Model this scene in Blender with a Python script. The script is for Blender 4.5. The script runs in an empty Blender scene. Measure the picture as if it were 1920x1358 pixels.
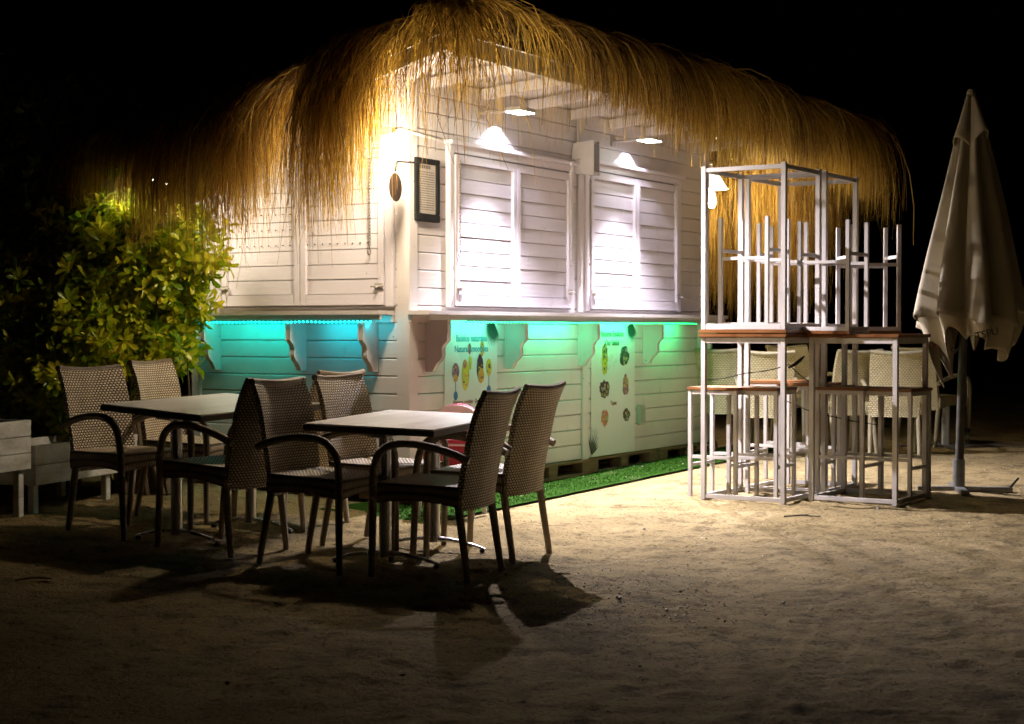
import bpy, bmesh, math, random
import numpy as np
from mathutils import Vector, Matrix, noise
random.seed(7)
RS = np.random.RandomState(11)
PI = math.pi
sc = bpy.context.scene
COL = sc.collection

# ------------------------------------------------------------------ geometry of the view
F = 3050.0; H = 1.18; YH = 618.0
D0 = 10.35; CX = -0.0639 * D0
SA, CA = 0.5166, 0.8562          # long wall runs along (SA, CA)

def ground(x, y):
    yy = min(y, 22.0)
    g = 0.018 * (yy - 8.0)
    if x < 0: g += 0.1 * (1 - math.exp(-0.23 * x * x))
    return g
def on_ground(px, py, it=6):     # where a photographed ground point lies
    g = 0.0
    for _ in range(it):
        d = (H - g) * F / (py - YH); x = (px - 960) / F * d; g = ground(x, d)
    return x, d
def at(px, py, d): return ((px - 960) / F * d, d, H + (YH - py) / F * d)

class kiosk_frame: pass
KROT = math.atan2(CA, SA)
KB = Vector((CX, D0, 0.0))
def kl(x, y, z=0.0):             # kiosk-local to world
    return Vector((CX + x * SA - y * CA, D0 + x * CA + y * SA, z))
def RX(px, o=0.0):
    u = (px - 960) / F
    return (u * D0 - CX - o * (CA + SA * u)) / (SA - CA * u)
def RZ(px, py, o=0.0):
    X = RX(px, o); d = D0 + CA * X - SA * o
    return H + (YH - py) / F * d
def LY(px, o=0.0):
    u = (px - 960) / F
    return (CX - u * D0 - o * (SA - CA * u)) / (CA + SA * u)
def LZ(px, py, o=0.0):
    Y = LY(px, o); d = D0 + SA * Y - CA * o
    return H + (YH - py) / F * d

# ------------------------------------------------------------------ node helpers
class NT:
    def __init__(s, m):
        s.t = m.node_tree; s.n = s.t.nodes; s.l = s.t.links
    def new(s, typ, **kw):
        nd = s.n.new(typ)
        for k, v in kw.items():
            if k.startswith('i_'): nd.inputs[k[2:].replace('_', ' ')].default_value = v
            else: setattr(nd, k, v)
        return nd
    def math(s, op, a, b=None, c=None):
        nd = s.n.new('ShaderNodeMath'); nd.operation = op
        for i, v in enumerate((a, b, c)):
            if v is None: continue
            if isinstance(v, (int, float)): nd.inputs[i].default_value = v
            else: s.l.new(v, nd.inputs[i])
        return nd.outputs[0]
    def ramp(s, fac, stops):
        nd = s.n.new('ShaderNodeValToRGB'); el = nd.color_ramp.elements
        while len(el) < len(stops): el.new(0.5)
        for e, (p, c) in zip(el, stops):
            e.position = p; e.color = (*c, 1) if len(c) == 3 else c
        s.l.new(fac, nd.inputs[0]); return nd.outputs[0]
    def mix(s, fac, a, b, mode='MIX'):
        nd = s.n.new('ShaderNodeMix'); nd.data_type = 'RGBA'; nd.blend_type = mode
        for i, v in ((0, fac), (6, a), (7, b)):
            if isinstance(v, (int, float)): nd.inputs[i].default_value = v
            elif isinstance(v, tuple): nd.inputs[i].default_value = (*v, 1)
            else: s.l.new(v, nd.inputs[i])
        return nd.outputs[2]
    def bump(s, h, strength=0.5, dist=0.01, normal=None):
        nd = s.n.new('ShaderNodeBump'); nd.inputs['Strength'].default_value = strength
        nd.inputs['Distance'].default_value = dist; s.l.new(h, nd.inputs['Height'])
        if normal: s.l.new(normal, nd.inputs['Normal'])
        return nd.outputs[0]

def mat(name, color=(.5, .5, .5), rough=.6, metal=0.0, emis=None, estr=0.0, spec=None):
    m = bpy.data.materials.new(name); m.use_nodes = True
    b = m.node_tree.nodes['Principled BSDF']
    b.inputs['Base Color'].default_value = (*color, 1)
    b.inputs['Roughness'].default_value = rough
    b.inputs['Metallic'].default_value = metal
    if spec is not None: b.inputs['Specular IOR Level'].default_value = spec
    if emis:
        b.inputs['Emission Color'].default_value = (*emis, 1)
        b.inputs['Emission Strength'].default_value = estr
    return m
def noisy(name, c1, c2, scale=8, rough=.6, metal=0, bump=.15, stretch=(1, 1, 1), detail=6, dist=.004, spec=None, lo=.3, hi=.7, object_coord=True):
    m = mat(name, c1, rough, metal, spec=spec); q = NT(m); b = q.n['Principled BSDF']
    tc = q.new('ShaderNodeTexCoord'); mp = q.new('ShaderNodeMapping'); mp.inputs['Scale'].default_value = stretch
    q.l.new(tc.outputs['Object'], mp.inputs[0])
    nz = q.new('ShaderNodeTexNoise'); nz.inputs['Scale'].default_value = scale; nz.inputs['Detail'].default_value = detail
    q.l.new(mp.outputs[0], nz.inputs['Vector'])
    q.l.new(q.ramp(nz.outputs[0], [(lo, c1), (hi, c2)]), b.inputs['Base Color'])
    rr = q.math('MULTIPLY_ADD', nz.outputs[0], .25, rough - .12); q.l.new(rr, b.inputs['Roughness'])
    if bump: q.l.new(q.bump(nz.outputs[0], bump, dist), b.inputs['Normal'])
    return m

def weave_mat(name, light, dark, pu, pv, rough=.45):
    """staggered basket weave laid on the UV map (UV in metres)"""
    m = mat(name, light, rough); q = NT(m); b = q.n['Principled BSDF']
    uv = q.new('ShaderNodeUVMap'); sp = q.new('ShaderNodeSeparateXYZ'); q.l.new(uv.outputs[0], sp.inputs[0])
    V = q.math('DIVIDE', sp.outputs[1], pv); row = q.math('FLOOR', V); fv = q.math('FRACT', V)
    par = q.math('MODULO', q.math('ABSOLUTE', row), 2.0)
    U = q.math('ADD', q.math('DIVIDE', sp.outputs[0], pu), q.math('MULTIPLY', par, .5)); fu = q.math('FRACT', U)
    a = q.math('SINE', q.math('MULTIPLY', fu, PI)); c = q.math('SINE', q.math('MULTIPLY', fv, PI))
    h = q.math('MULTIPLY', q.math('POWER', a, .8), q.math('POWER', c, .7))
    nz = q.new('ShaderNodeTexNoise'); nz.inputs['Scale'].default_value = 14; nz.inputs['Detail'].default_value = 5
    tc = q.new('ShaderNodeTexCoord'); q.l.new(tc.outputs['Object'], nz.inputs['Vector'])
    col = q.ramp(h, [(.22, dark), (.70, light)])
    col = q.mix(.55, col, q.ramp(nz.outputs[0], [(.3, (.62, .6, .58)), (.7, (1.0, 1.0, 1.0))]), 'MULTIPLY')
    q.l.new(col, b.inputs['Base Color']); q.l.new(q.bump(h, .9, .006), b.inputs['Normal'])
    return m

# ------------------------------------------------------------------ mesh builder
class MB:
    def __init__(s): s.v = []; s.f = []; s.uv = {}; s.mi = []
    def add(s, vs, fs, uvs=None, mi=0):
        o = len(s.v); s.v += [tuple(v) for v in vs]
        for k, f in enumerate(fs):
            if uvs: s.uv[len(s.f)] = uvs[k]
            s.f.append(tuple(i + o for i in f)); s.mi.append(mi)
        return s
    def box(s, x0, x1, y0, y1, z0, z1, mi=0, M=None):
        vs = [(x, y, z) for z in (z0, z1) for y in (y0, y1) for x in (x0, x1)]
        if M: vs = [tuple(M @ Vector(v)) for v in vs]
        return s.add(vs, [(0, 2, 3, 1), (4, 5, 7, 6), (0, 1, 5, 4), (2, 6, 7, 3), (0, 4, 6, 2), (1, 3, 7, 5)], mi=mi)
    def tube(s, pts, r, seg=8, mi=0, caps=True, flat=1.0, uvscale=True):
        pts = [Vector(p) for p in pts]; n = len(pts); rings = []
        rr = r if hasattr(r, '__len__') else [r] * n
        up0 = None; L = 0; vs = []; vv = []
        for i, p in enumerate(pts):
            t = (pts[min(i + 1, n - 1)] - pts[max(i - 1, 0)]).normalized()
            if up0 is None:
                up0 = Vector((0, 0, 1)) if abs(t.z) < .9 else Vector((1, 0, 0))
            a = t.cross(up0).normalized(); b = a.cross(t).normalized(); up0 = b
            if i: L += (p - pts[i - 1]).length
            for k in range(seg):
                an = 2 * PI * k / seg
                vs.append(p + (a * math.cos(an) + b * math.sin(an) * flat) * rr[i])
            vv.append(L)
        fs = []; uvs = []
        for i in range(n - 1):
            for k in range(seg):
                k2 = (k + 1) % seg
                fs.append((i * seg + k, i * seg + k2, (i + 1) * seg + k2, (i + 1) * seg + k))
                c = 2 * PI * rr[i]
                u0, u1 = c * k / seg, c * (k + 1) / seg
                uvs.append([(vv[i], u0), (vv[i], u1), (vv[i + 1], u1), (vv[i + 1], u0)])
        if caps:
            fs.append(tuple(range(seg))[::-1]); fs.append(tuple((n - 1) * seg + k for k in range(seg)))
            uvs.append([(0, 0)] * seg); uvs.append([(0, 0)] * seg)
        return s.add(vs, fs, uvs, mi)
    def cyl(s, c, r, z0, z1, seg=20, mi=0, r2=None):
        return s.tube([(c[0], c[1], z0), (c[0], c[1], z1)], [r, r if r2 is None else r2], seg, mi)
    def lathe(s, prof, seg=24, mi=0, c=(0, 0, 0), M=None):
        vs = []; fs = []
        for (r, z) in prof:
            for k in range(seg):
                a = 2 * PI * k / seg; vs.append(Vector((c[0] + r * math.cos(a), c[1] + r * math.sin(a), c[2] + z)))
        if M: vs = [M @ v for v in vs]
        for i in range(len(prof) - 1):
            for k in range(seg):
                k2 = (k + 1) % seg; fs.append((i * seg + k, i * seg + k2, (i + 1) * seg + k2, (i + 1) * seg + k))
        return s.add(vs, fs, mi=mi)
    def sheet(s, fn, nu, nv, uvfn=None, mi=0, closed=False):
        vs = [fn(i / nu, j / nv) for j in range(nv + 1) for i in range(nu + 1)]
        fs = []; uvs = []
        for j in range(nv):
            for i in range(nu):
                a = j * (nu + 1) + i; fs.append((a, a + 1, a + nu + 2, a + nu + 1))
                if uvfn: uvs.append([uvfn(*q) for q in ((i / nu, j / nv), ((i + 1) / nu, j / nv), ((i + 1) / nu, (j + 1) / nv), (i / nu, (j + 1) / nv))])
        return s.add(vs, fs, uvs if uvfn else None, mi)
    def extr(s, outline, y0, y1, mi=0, M=None):     # outline in (x,z), thickness in y
        n = len(outline)
        vs = [Vector((x, y0, z)) for x, z in outline] + [Vector((x, y1, z)) for x, z in outline]
        if M: vs = [M @ v for v in vs]
        fs = [tuple(range(n)), tuple(range(2 * n - 1, n - 1, -1))]
        fs += [(i, (i + 1) % n, n + (i + 1) % n, n + i) for i in range(n)]
        return s.add(vs, fs, mi=mi)
    def mesh(s, name, mats, smooth=False, bevel=0.0, recalc=True):
        me = bpy.data.meshes.new(name); me.from_pydata(s.v, [], s.f)
        for m in (mats if isinstance(mats, (list, tuple)) else [mats]): me.materials.append(m)
        me.polygons.foreach_set('material_index', s.mi)
        if s.uv:
            ul = me.uv_layers.new(name='UVMap')
            for p in me.polygons:
                u = s.uv.get(p.index)
                if u:
                    for li, c in zip(p.loop_indices, u): ul.data[li].uv = c
        if recalc or bevel:
            bm = bmesh.new(); bm.from_mesh(me)
            if bevel:
                bmesh.ops.bevel(bm, geom=[e for e in bm.edges], offset=bevel, segments=2, affect='EDGES', clamp_overlap=True)
            bmesh.ops.recalc_face_normals(bm, faces=bm.faces); bm.to_mesh(me); bm.free()
        if smooth:
            me.polygons.foreach_set('use_smooth', [True] * len(me.polygons))
            if smooth != 'all': me.set_sharp_from_angle(angle=math.radians(40))
        me.update(); return me
    def obj(s, name, mats, parent=None, **kw):
        o = bpy.data.objects.new(name, s.mesh(name, mats, **kw)); COL.objects.link(o)
        if parent: o.parent = parent
        return o
def tag(o, label, cat, group=None):
    o['label'] = label; o['category'] = cat
    if group: o['group'] = group
    return o
def thing(name, label, cat, loc=(0, 0, 0), rz=0.0, group=None, rx=0.0, ry=0.0):
    o = bpy.data.objects.new(name, None); COL.objects.link(o); o.empty_display_size = .1
    o.location = loc; o.rotation_euler = (rx, ry, rz); return tag(o, label, cat, group)
def dup(root, loc, rot=(0, 0, 0), label=None, group=None):
    def cp(o, par):
        c = o.copy(); COL.objects.link(c)
        if par: c.parent = par
        for ch in [x for x in KIDS.get(o, [])]: cp(ch, c)
        return c
    KIDS = {}
    for o in list(sc.objects):
        if o.parent: KIDS.setdefault(o.parent, []).append(o)
    r = cp(root, None); r.location = loc; r.rotation_euler = rot
    if label: r['label'] = label
    if group: r['group'] = group
    return r
def raw_mesh(name, V, Fq, m, attr=None, smooth=False):
    me = bpy.data.meshes.new(name); nv = len(V); nf = len(Fq); k = Fq.shape[1]
    me.vertices.add(nv); me.vertices.foreach_set('co', V.astype(np.float32).ravel())
    me.loops.add(nf * k); me.loops.foreach_set('vertex_index', Fq.astype(np.int32).ravel())
    me.polygons.add(nf); me.polygons.foreach_set('loop_start', np.arange(0, nf * k, k, dtype=np.int32))
    me.polygons.foreach_set('loop_total', np.full(nf, k, dtype=np.int32))
    if smooth: me.polygons.foreach_set('use_smooth', np.ones(nf, dtype=bool))
    for nm, arr in (attr or {}).items():
        a = me.attributes.new(nm, 'FLOAT', 'POINT'); a.data.foreach_set('value', arr.astype(np.float32))
    me.materials.append(m); me.update(calc_edges=True); me.validate()
    return me

# ------------------------------------------------------------------ materials
def painted_wood(name, c, dirt=.82, rough=.45):
    m = mat(name, c, rough); q = NT(m); b = q.n['Principled BSDF']
    tc = q.new('ShaderNodeTexCoord'); mp = q.new('ShaderNodeMapping'); mp.inputs['Scale'].default_value = (1.5, 1.5, 22)
    q.l.new(tc.outputs['Object'], mp.inputs[0])
    n1 = q.new('ShaderNodeTexNoise'); n1.inputs['Scale'].default_value = 3; n1.inputs['Detail'].default_value = 7; q.l.new(mp.outputs[0], n1.inputs['Vector'])
    n2 = q.new('ShaderNodeTexNoise'); n2.inputs['Scale'].default_value = 1.6; n2.inputs['Detail'].default_value = 5; q.l.new(tc.outputs['Object'], n2.inputs['Vector'])
    d = tuple(x * dirt for x in c)
    col = q.ramp(n2.outputs[0], [(.3, d), (.62, c)])
    vo = q.new('ShaderNodeTexVoronoi'); vo.inputs['Scale'].default_value = 6.5; q.l.new(tc.outputs['Object'], vo.inputs['Vector'])
    col = q.mix(q.math('MULTIPLY', q.math('LESS_THAN', vo.outputs['Distance'], .035), .8), col, (.09, .06, .04))
    n3 = q.new('ShaderNodeTexNoise'); n3.inputs['Scale'].default_value = 11; n3.inputs['Detail'].default_value = 8; n3.inputs['Roughness'].default_value = .7
    mp3 = q.new('ShaderNodeMapping'); mp3.inputs['Scale'].default_value = (1, 1, .35); q.l.new(tc.outputs['Object'], mp3.inputs[0]); q.l.new(mp3.outputs[0], n3.inputs['Vector'])
    col = q.mix(.5, col, q.ramp(n3.outputs[0], [(.28, (.62, .57, .50)), (.42, (1, 1, 1))]), 'MULTIPLY')
    q.l.new(col, b.inputs['Base Color']); q.l.new(q.bump(n1.outputs[0], .35, .003), b.inputs['Normal'])
    q.l.new(q.math('MULTIPLY_ADD', n1.outputs[0], .3, rough - .15), b.inputs['Roughness'])
    return m
M_white = painted_wood('white_paint', (.66, .62, .60))
M_shut = painted_wood('shutter_paint', (.72, .68, .72), .9)
M_metalw = noisy('white_metal', (.36, .335, .30), (.46, .43, .39), 6, .42, 0, .05)
M_wick = weave_mat('rattan_weave', (.84, .70, .48), (.08, .050, .026), .0225, .0138)
M_wick_s = weave_mat('rattan_strips', (.58, .46, .31), (.06, .04, .022), .011, .04)
M_wick_t = weave_mat('rattan_wrap', (.62, .50, .35), (.17, .12, .07), .007, .2)
M_cream = weave_mat('cream_weave', (.62, .56, .34), (.34, .29, .15), .027, .0165)
M_cream_t = weave_mat('cream_wrap', (.52, .47, .30), (.3, .26, .15), .007, .2)
M_steel = noisy('brushed_steel', (.42, .42, .42), (.6, .6, .6), 30, .27, 1, .04, stretch=(1, 1, .1))
M_top = noisy('table_laminate', (.60, .58, .56), (.76, .74, .72), 3.0, .33, 0, .03, stretch=(.6, 6, 1))
M_edge = noisy('table_edge', (.030, .022, .018), (.05, .038, .03), 9, .45, 0, .05)
M_black = noisy('black_plastic', (.010, .010, .010), (.02, .02, .02), 20, .6, spec=.15)
M_teak = noisy('varnished_wood', (.11, .04, .011), (.21, .085, .024), 5, .3, 0, .1, stretch=(1, 9, 1))
M_pallet = noisy('raw_pallet_wood', (.10, .055, .025), (.24, .15, .07), 6, .8, 0, .4, stretch=(.5, 7, 7), dist=.006)
M_cloth = noisy('parasol_cloth', (.24, .20, .125), (.34, .295, .195), 2.4, .85, 0, .25, dist=.01)
M_grey = noisy('grey_metal', (.22, .22, .21), (.33, .33, .32), 12, .4, .7, .05)
M_bark = noisy('bark', (.06, .04, .022), (.14, .10, .06), 14, .9, 0, .6, stretch=(1, 1, .3))
M_paper = noisy('poster_film', (.62, .66, .64), (.68, .71, .69), 2, .3, 0, .02)

def sand_mat():
    m = mat('sand', (.4, .32, .2), .95, spec=.2); q = NT(m); b = q.n['Principled BSDF']
    tc = q.new('ShaderNodeTexCoord')
    def nz(s, d, r=.6, st=(1, 1, 1)):
        mp = q.new('ShaderNodeMapping'); mp.inputs['Scale'].default_value = st; q.l.new(tc.outputs['Object'], mp.inputs[0])
        n = q.new('ShaderNodeTexNoise'); n.inputs['Scale'].default_value = s; n.inputs['Detail'].default_value = d
        n.inputs['Roughness'].default_value = r; q.l.new(mp.outputs[0], n.inputs['Vector']); return n.outputs[0]
    big = nz(.9, 5); mid = nz(6, 8, .65); fine = nz(48, 6, .7); grain = nz(260, 3, .8)
    col = q.ramp(big, [(.3, (.26, .195, .088)), (.68, (.46, .352, .168))])
    col = q.mix(.75, col, q.ramp(mid, [(.34, (.30, .28, .24)), (.5, (.9, .9, .88)), (.75, (1.12, 1.1, 1.06))]), 'MULTIPLY')
    col = q.mix(.8, col, q.ramp(fine, [(.36, (.30, .27, .23)), (.47, (1, 1, 1))]), 'MULTIPLY')
    vor = q.new('ShaderNodeTexVoronoi'); vor.inputs['Scale'].default_value = 17; q.l.new(tc.outputs['Object'], vor.inputs['Vector'])
    shell = q.math('LESS_THAN', vor.outputs['Distance'], .055)
    sel = q.math('GREATER_THAN', nz(3.1, 2), .56)
    col = q.mix(q.math('MULTIPLY', shell, sel), col, (.75, .72, .66))
    v2 = q.new('ShaderNodeTexVoronoi'); v2.inputs['Scale'].default_value = 9; q.l.new(tc.outputs['Object'], v2.inputs['Vector'])
    crumb = q.math('LESS_THAN', v2.outputs['Distance'], .07)
    col = q.mix(q.math('MULTIPLY', crumb, .8), col, (.07, .05, .035))
    q.l.new(col, b.inputs['Base Color'])
    hh = q.math('ADD', q.math('MULTIPLY', mid, .55), q.math('ADD', q.math('MULTIPLY', fine, .28), q.math('MULTIPLY', grain, .07)))
    q.l.new(q.bump(hh, 1.0, .075), b.inputs['Normal'])
    return m
M_sand = sand_mat()

def straw_mat():
    m = mat('straw', (.4, .26, .1), .6); q = NT(m); b = q.n['Principled BSDF']
    at_ = q.new('ShaderNodeAttribute'); at_.attribute_name = 'rnd'
    col = q.ramp(at_.outputs['Fac'], [(0, (.05, .022, .005)), (.3, (.22, .12, .018)), (.65, (.52, .33, .05)), (1, (.74, .50, .13))])
    q.l.new(col, b.inputs['Base Color']); b.inputs['Roughness'].default_value = .7
    tr = q.new('ShaderNodeBsdfTranslucent'); q.l.new(col, tr.inputs['Color'])
    mx = q.new('ShaderNodeMixShader'); mx.inputs[0].default_value = .6
    q.l.new(b.outputs[0], mx.inputs[1]); q.l.new(tr.outputs[0], mx.inputs[2])
    q.l.new(mx.outputs[0], q.n['Material Output'].inputs[0]); return m
M_straw = straw_mat()
def leaf_mat(name, stops):
    m = mat(name, (.1, .2, .03), .35); q = NT(m); b = q.n['Principled BSDF']
    at_ = q.new('ShaderNodeAttribute'); at_.attribute_name = 'rnd'
    col = q.ramp(at_.outputs['Fac'], stops)
    q.l.new(col, b.inputs['Base Color']); b.inputs['Roughness'].default_value = .32
    tr = q.new('ShaderNodeBsdfTranslucent'); q.l.new(col, tr.inputs['Color'])
    mx = q.new('ShaderNodeMixShader'); mx.inputs[0].default_value = .45
    q.l.new(b.outputs[0], mx.inputs[1]); q.l.new(tr.outputs[0], mx.inputs[2])
    q.l.new(mx.outputs[0], q.n['Material Output'].inputs[0]); return m
M_leaf = leaf_mat('leaf_variegated', [(0, (.06, .15, .008)), (.25, (.22, .38, .012)), (.55, (.55, .60, .02)), (1, (.85, .72, .05))])
M_leafd = leaf_mat('leaf_dark', [(0, (.09, .16, .014)), (.6, (.30, .40, .04)), (1, (.55, .55, .08))])

# ------------------------------------------------------------------ world and camera
w = bpy.data.worlds.new('World'); sc.world = w; w.use_nodes = True
bg = w.node_tree.nodes['Background']
sky = w.node_tree.nodes.new('ShaderNodeTexSky'); sky.sky_type = 'NISHITA'; sky.sun_disc = False
sky.sun_elevation = math.radians(-8); sky.sun_rotation = math.radians(180)
w.node_tree.links.new(sky.outputs[0], bg.inputs[0]); bg.inputs[1].default_value = .02

cam = bpy.data.cameras.new('camera'); co = bpy.data.objects.new('camera', cam); COL.objects.link(co); sc.camera = co
cam.sensor_width = 36; cam.lens = 36 * F / 1920; cam.clip_end = 500
co.location = (0, 0, H); co.rotation_euler = (PI / 2 - math.atan((679 - YH) / F), 0, 0)
cam.dof.use_dof = True; cam.dof.focus_distance = 8.2; cam.dof.aperture_fstop = 5.6

# ------------------------------------------------------------------ sand ground
def vnoise(x, y, s, seed):
    r = np.random.RandomState(seed); T = r.rand(256, 256)
    X = x * s; Y = y * s; xi = np.floor(X).astype(int); yi = np.floor(Y).astype(int); fx = X - xi; fy = Y - yi
    fx = fx * fx * (3 - 2 * fx); fy = fy * fy * (3 - 2 * fy); a = T[xi % 256, yi % 256]; b = T[(xi + 1) % 256, yi % 256]
    c = T[xi % 256, (yi + 1) % 256]; d = T[(xi + 1) % 256, (yi + 1) % 256]
    return (a * (1 - fx) + b * fx) * (1 - fy) + (c * (1 - fx) + d * fx) * fy - .5
def gvec(x, y):
    g = .018 * (np.minimum(y, 22) - 8); return g + np.where(x < 0, .1 * (1 - np.exp(-.23 * x * x)), 0)
def build_ground():
    xs = np.concatenate([np.linspace(-60, -7, 20)[:-1], np.linspace(-7, -3.2, 60)[:-1], np.linspace(-3.2, 4.6, 420)[:-1], np.linspace(4.6, 9, 60)[:-1], np.linspace(9, 60, 20)])
    ys = np.concatenate([np.linspace(-8, 3.6, 20)[:-1], np.linspace(3.6, 11.5, 420)[:-1], np.linspace(11.5, 19, 120)[:-1], np.linspace(19, 120, 24)])
    X, Y = np.meshgrid(xs, ys); Z = gvec(X, Y)
    fine = np.clip((14 - Y) / 4, 0, 1) * .8 + .2
    Z += (.022 * vnoise(X, Y, 1.1, 1) + .009 * vnoise(X * .8, Y, 4, 2) + .009 * vnoise(X * .5, Y, 11, 3) + .008 * vnoise(X * .7, Y, 24, 4)) * fine
    r = np.random.RandomState(5)                       # footprints and scuffs
    for _ in range(600):
        fx, fy = r.uniform(-3.2, 4.5), r.uniform(4.2, 11.0); a = r.uniform(0, PI); l, ww = r.uniform(.07, .14), r.uniform(.03, .055)
        i0, i1 = np.searchsorted(xs, [fx - .35, fx + .35]); j0, j1 = np.searchsorted(ys, [fy - .35, fy + .35])
        dx = X[j0:j1, i0:i1] - fx; dy = Y[j0:j1, i0:i1] - fy
        p = (dx * math.cos(a) + dy * math.sin(a)) / l; q = (-dx * math.sin(a) + dy * math.cos(a)) / ww; rr = np.sqrt(p * p + q * q)
        Z[j0:j1, i0:i1] += r.uniform(.2, .6) * (-.014 * np.exp(-rr * rr) + .010 * np.exp(-((rr - 1.4) / .4) ** 2))
    for off in (0, .145):                              # the two wheel ruts at the right
        cx_ = .74 + off + (.27 + off * .35) * (Y - 5.0) + .016 * (Y - 5) ** 2
        d = np.abs(X - cx_) / .022
        Z += np.where((Y > 4) & (Y < 7.6), -.004 * np.exp(-d * d) + .0025 * np.exp(-(d - 2) ** 2), 0)
    # keep the sand below the turf mat, the pallets and the floor of the kiosk
    kx = (X - CX) * SA + (Y - D0) * CA; ky = -(X - CX) * CA + (Y - D0) * SA
    inside = (kx > -.4) & (ky > -.7) & (kx < 5.0) & (ky < 2.2)
    Z = np.where(inside, gvec(X, Y) - .012, Z)
    nx, ny = len(xs), len(ys); V = np.stack([X, Y, Z], -1).reshape(-1, 3)
    i = np.arange(nx - 1); j = np.arange(ny - 1); I, J = np.meshgrid(i, j); a = (J * nx + I).ravel()
    Fq = np.stack([a, a + 1, a + nx + 1, a + nx], 1)
    me = raw_mesh('ground', V, Fq, M_sand, smooth=True)
    o = bpy.data.objects.new('ground', me); COL.objects.link(o); o['kind'] = 'structure'
build_ground()

def turf():
    m = noisy('artificial_turf', (.010, .034, .003), (.022, .060, .005), 60, .95, 0, .8, dist=.01, spec=.05)
    q = NT(m); b = q.n['Principled BSDF']; old = b.inputs['Base Color'].links[0].from_socket
    tc = q.new('ShaderNodeTexCoord'); n_ = q.new('ShaderNodeTexNoise'); n_.inputs['Scale'].default_value = 3.5; n_.inputs['Detail'].default_value = 9; n_.inputs['Roughness'].default_value = .7
    q.l.new(tc.outputs['Object'], n_.inputs['Vector']); q.l.new(q.mix(q.ramp(n_.outputs[0], [(.58, (0, 0, 0)), (.72, (.4, .4, .4))]), old, (.30, .24, .14)), b.inputs['Base Color'])
    mb = MB()
    def strip(x0, x1, y0, y1, n):
        def fn(u, v):
            p = kl(x0 + (x1 - x0) * u, y0 + (y1 - y0) * v)
            return (p.x, p.y, ground(p.x, p.y) + .006 + .004 * noise.noise(Vector((p.x * 4, p.y * 4, 0))))
        mb.sheet(fn, n, 10)
    strip(-.55, 5.2, -.52, .02, 60); strip(-.55, -.0, .02, .3, 12)
    o = mb.obj('turf_mat', m, smooth=True); tag(o, 'strip of green artificial turf along the foot of the beach kiosk', 'turf mat')
    # short blades on it
    n = 9000; X = RS.uniform(-.54, 5.1, n); Y = RS.uniform(-.51, 0.0, n)
    P = np.array([kl(a, b) for a, b in zip(X, Y)]); P[:, 2] = gvec(P[:, 0], P[:, 1]) + .006
    a = RS.uniform(0, 2 * PI, n); hgt = RS.uniform(.006, .013, n); wd = .004
    dx, dy = np.cos(a) * wd, np.sin(a) * wd
    V = np.zeros((n, 3, 3)); V[:, 0] = P + np.stack([dx, dy, 0 * dx], 1); V[:, 1] = P - np.stack([dx, dy, 0 * dx], 1)
    V[:, 2] = P + np.stack([RS.normal(0, .006, n), RS.normal(0, .006, n), hgt], 1)
    me = raw_mesh('turf_blades', V.reshape(-1, 3), np.arange(n * 3).reshape(n, 3), m)
    b = bpy.data.objects.new('turf_blades', me); COL.objects.link(b); b.parent = o
turf()

# ------------------------------------------------------------------ kiosk
XL = 4.55; YL = 1.78; ZB = .20; ZT = 2.82; PITCH = .1135
kiosk = thing('beach_kiosk', 'white boarded beach kiosk with closed shutters under a shaggy straw roof', 'kiosk', KB, KROT)
def kobj(mb, name, m, parent=None, **kw): return mb.obj(name, m, parent or kiosk, **kw)

def boards(x0, x1, z0, z1, side, holes=()):
    """cladding; each board a bevelled plank; side R: along x at y=0 ; side L: along y at x=0"""
    mb = MB(); z = z0; k = 0
    while z < z1 - .01:
        zt = min(z + PITCH, z1); g = .0035
        prof = [(0, z), (-.011, z + .001), (-.016, z + .006), (-.016, zt - g - .006), (-.011, zt - g), (0, zt - g)]
        j = random.uniform(-.0012, .0012)
        ends = []
        for e in (x0, x1):
            ends.append([(e, o + j, zz) if side == 'R' else (o + j, e, zz) for o, zz in prof])
        vs = ends[0] + ends[1]; n = len(prof)
        mb.add(vs, [(i, i + 1, n + i + 1, n + i) for i in range(n - 1)] + [tuple(range(n)), tuple(range(2 * n - 1, n - 1, -1))])
        z = zt; k += 1
    if side == 'R': mb.box(x0, x1, .002, .03, z0, z1)
    else: mb.box(.002, .03, x0, x1, z0, z1)
    return mb
kobj(boards(.07, XL - .05, ZB, ZT, 'R'), 'wall', M_white)
kobj(boards(.07, YL, ZB, ZT, 'L'), 'wall', M_white)
mb = MB(); mb.box(XL - .05, XL, .031, YL + .6, ZB, ZT); kobj(mb, 'wall', M_white)
mb = MB(); mb.box(.04, XL - .051, YL + .0, YL + .04, ZB, ZT); kobj(mb, 'wall', M_white)
mb = MB(); mb.box(.035, XL - .06, .035, YL - .01, ZB - .02, ZB + .02); kobj(mb, 'floor', M_pallet)
# corner posts and battens
mb = MB(); mb.box(-.03, .068, -.03, .068, ZB - .06, ZT); kobj(mb, 'corner_post', M_white, bevel=.004)
mb = MB(); mb.box(XL - .055, XL + .02, -.03, .03, ZB - .04, ZT); kobj(mb, 'corner_post', M_white, bevel=.004)
mb = MB(); mb.box(-.03, .03, YL - .06, YL + .02, ZB - .04, ZT); kobj(mb, 'corner_post', M_white, bevel=.004)
for px in (1091,):
    x = RX(px); mb = MB(); mb.box(x - .045, x + .045, -.034, -.017, ZB - .06, 1.24); kobj(mb, 'batten', M_white, bevel=.003)
x = RX(1083); mb = MB(); mb.box(x - .05, x + .05, -.034, -.017, 1.31, ZT); kobj(mb, 'batten', M_white, bevel=.003)

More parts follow.
